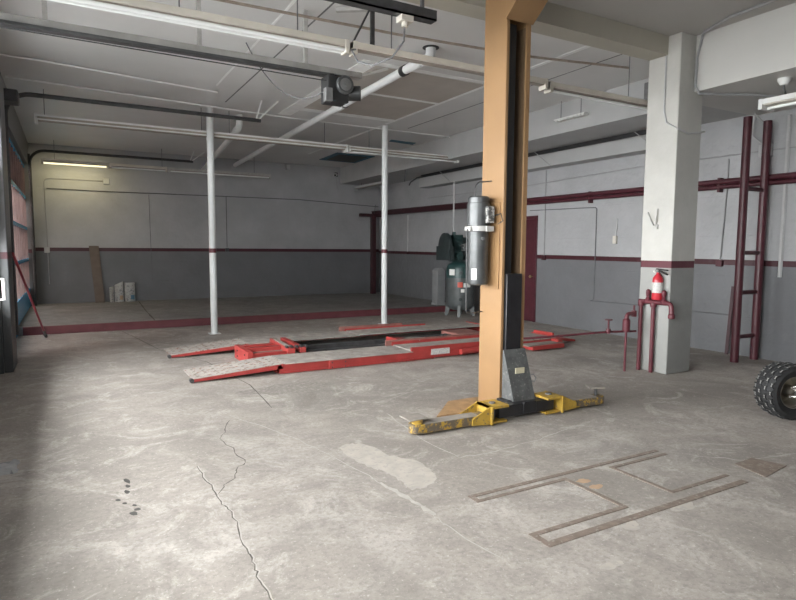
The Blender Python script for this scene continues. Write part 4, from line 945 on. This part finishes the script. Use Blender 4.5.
# conduits on the column
cond([(6.6, 3.2, ZF-0.02), (6.68, 4.2, ZF-0.02), (6.85, 4.62, ZF-0.02), (6.93, 4.70, ZF-0.03), (6.935, 4.72, ZF-0.12), (6.93, 4.76, 4.0), (6.93, 4.765, 3.65), (6.95, 4.72, 3.55), (7.1, 4.65, 3.55), (7.6, 4.4, 3.55), (8.2, 4.1, 3.5)], 'conduit', 'grey conduit curving from the front ceiling down past the column top', 0.017)
cond([(cx0-0.012, 4.99, 4.03), (cx0-0.012, 4.985, 3.35), (cx0-0.014, 4.94, 3.2), (cx0-0.012, cy0-0.012, 3.1), (6.85, cy0-0.02, 3.06), (7.1, cy0-0.02, 3.1), (7.2, cy0, 3.12)], 'conduitw', 'pale conduit down the column face bending round to its front', 0.013)
sk = thing('lamp_socket', (7.25, 4.95, 3.3), 'small pale lamp socket under the soffit right of the column top', 'socket')
MB().cyl((7.25, 4.95, 3.40), (7.25, 4.95, 3.585), 0.02, 10).build('stem', 'dark', sk)
MB().lathe([(0.03,0),(0.07,0.01),(0.07,0.06),(0.03,0.08)], (7.25, 4.95, 3.33), n=16).build('base', 'gal', sk)
jb2 = thing('ceiling_socket', (7.3, 3.9, 3.585), 'round white ceiling outlet under the soffit feeding the strip light', 'socket')
MB().lathe([(0.04,0),(0.05,0.02),(0.07,0.05),(0.07,0.075)], (7.3, 3.9, 3.51), n=18).build('base', 'white', jb2)
MB().tube([(7.3, 3.9, 3.52), (7.32, 3.9, 3.45), (7.45, 3.95, 3.42)], 0.012, 6).build('cord', 'dark', jb2)

# ---- quad bike, only its near wheel and a bit of bodywork in view
av = thing('quad_bike', (6.25, 2.4, 0), 'quad bike at the right edge showing one knobbly black tyre', 'quad bike')
def wheel(cx, cy, s, turn=0.0):
    rt = 0.268
    ax = Vector((-math.sin(turn), math.cos(turn), 0))          # axle direction
    fw = Vector((math.cos(turn), math.sin(turn), 0))
    prof = [(0.14, -0.085), (0.165, -0.11), (0.215, -0.122), (0.245, -0.108), (0.258, -0.07), (0.26, 0), (0.258, 0.07), (0.245, 0.108), (0.215, 0.122), (0.165, 0.11), (0.14, 0.085)]
    o0 = Vector((cx, cy, rt))
    ty = MB().lathe(prof, o0, ax, 48, cap=False)
    for row, yy in enumerate((-0.092, -0.032, 0.032, 0.092)):
        for i in range(20):
            a = 2*math.pi*(i+(row % 2)*0.5)/20
            rr = 0.257 if abs(yy) < 0.09 else 0.248
            c, sn = math.cos(a), math.sin(a)
            rad = fw*c+Vector((0, 0, sn)); tan = fw*(-sn)+Vector((0, 0, c))
            o_ = o0 + ax*yy + rad*(rr-0.004)
            pts = [(-.024,-.02),(-.008,-.009),(.008,-.009),(.024,-.02),(.024,.02),(.008,.009),(-.008,.009),(-.024,.02)]   # bow-tie knob
            ty.cur = 0; ty.prism([o_+tan*p[0]*1.2+ax*p[1]*1.2 for p in pts], rad*0.015)
            ty.cur = 1; ty.prism([o_+rad*0.0149+tan*p[0]*0.62+ax*p[1]*0.5 for p in pts], rad*0.001)
    ty.build('tyre', ['rubber', 'rubberw'], av)
    MB().lathe([(0.142, 0.095*s), (0.152, 0.098*s), (0.152, 0.088*s), (0.13, 0.07*s), (0.122, -0.05*s), (0.10, -0.07*s), (0.03, -0.075*s)], o0, ax, 36, cap=False).build('rim', 'rim', av)
    MB().lathe([(0.06, -0.07*s), (0.06, 0.02*s), (0.045, 0.05*s), (0.03, 0.12*s)], o0, ax, 20).build('hub', 'chrome', av)
wcx, wcy = 5.95, 2.985
wheel(wcx, wcy, -1, R(-20)); wheel(wcx, 1.98, 1, R(-20)); wheel(7.15, 2.985, -1); wheel(7.15, 1.98, 1)
for z0_, z1_ in ((0.31, 0.42), (0.22, 0.3)):
    MB().tube([(wcx-0.03, wcy-0.05, z0_), (wcx, 2.75, (z0_+z1_)/2), (wcx+0.1, 2.6, z1_)], 0.016, 10).tube([(wcx+0.06, wcy-0.05, z0_), (wcx+0.2, 2.6, z1_)], 0.016, 10).build('suspension_arm', 'chrome', av)
MB().cyl((wcx, wcy, 0.268), (wcx, 1.98, 0.268), 0.018, 12).cyl((7.15, wcy, 0.268), (7.15, 1.98, 0.268), 0.022, 12).build('axle', 'mid', av)
MB().tube([(wcx+0.05, 2.66, 0.3), (6.5, 2.66, 0.28), (7.1, 2.66, 0.34), (7.15, 2.62, 0.55), (6.4, 2.62, 0.6), (wcx+0.05, 2.62, 0.5), (wcx+0.05, 2.66, 0.3)], 0.018, 10).tube([(wcx+0.05, 2.38, 0.3), (6.5, 2.38, 0.28), (7.1, 2.38, 0.34), (7.15, 2.42, 0.55), (6.4, 2.42, 0.6), (wcx+0.05, 2.42, 0.5), (wcx+0.05, 2.38, 0.3)], 0.018, 10).build('frame', 'blackp', av)
MB().box(6.45, 6.85, 2.4, 2.64, 0.3, 0.6).build('engine', 'mid', av, bevel=0.03)
MB().prism([(6.5, 2.4, 0.72), (7.2, 2.4, 0.74), (7.25, 2.4, 0.8), (6.6, 2.4, 0.82)], (0, 0.24, 0)).build('saddle', 'blackp', av, bevel=0.02)
fd = MB()
for y0_, y1_ in ((2.66, 2.98), (2.06, 2.38)):
    fd.prism([(6.22, y0_, 0.56), (6.3, y0_, 0.64), (6.5, y0_, 0.7), (6.5, y0_, 0.73), (6.28, y0_, 0.67), (6.2, y0_, 0.58)], (0, y1_-y0_, 0))
fd.box(6.2, 6.55, 2.42, 2.62, 0.62, 0.75)
fd.build('fender', 'atvred', av, bevel=0.008)
MB().tube([(6.3, 2.8, 0.95), (6.35, 2.6, 0.93), (6.35, 2.44, 0.93), (6.3, 2.24, 0.95)], 0.013, 10).cyl((6.25, 2.52, 0.6), (6.35, 2.52, 0.93), 0.018, 10).build('handlebar', 'blackp', av)
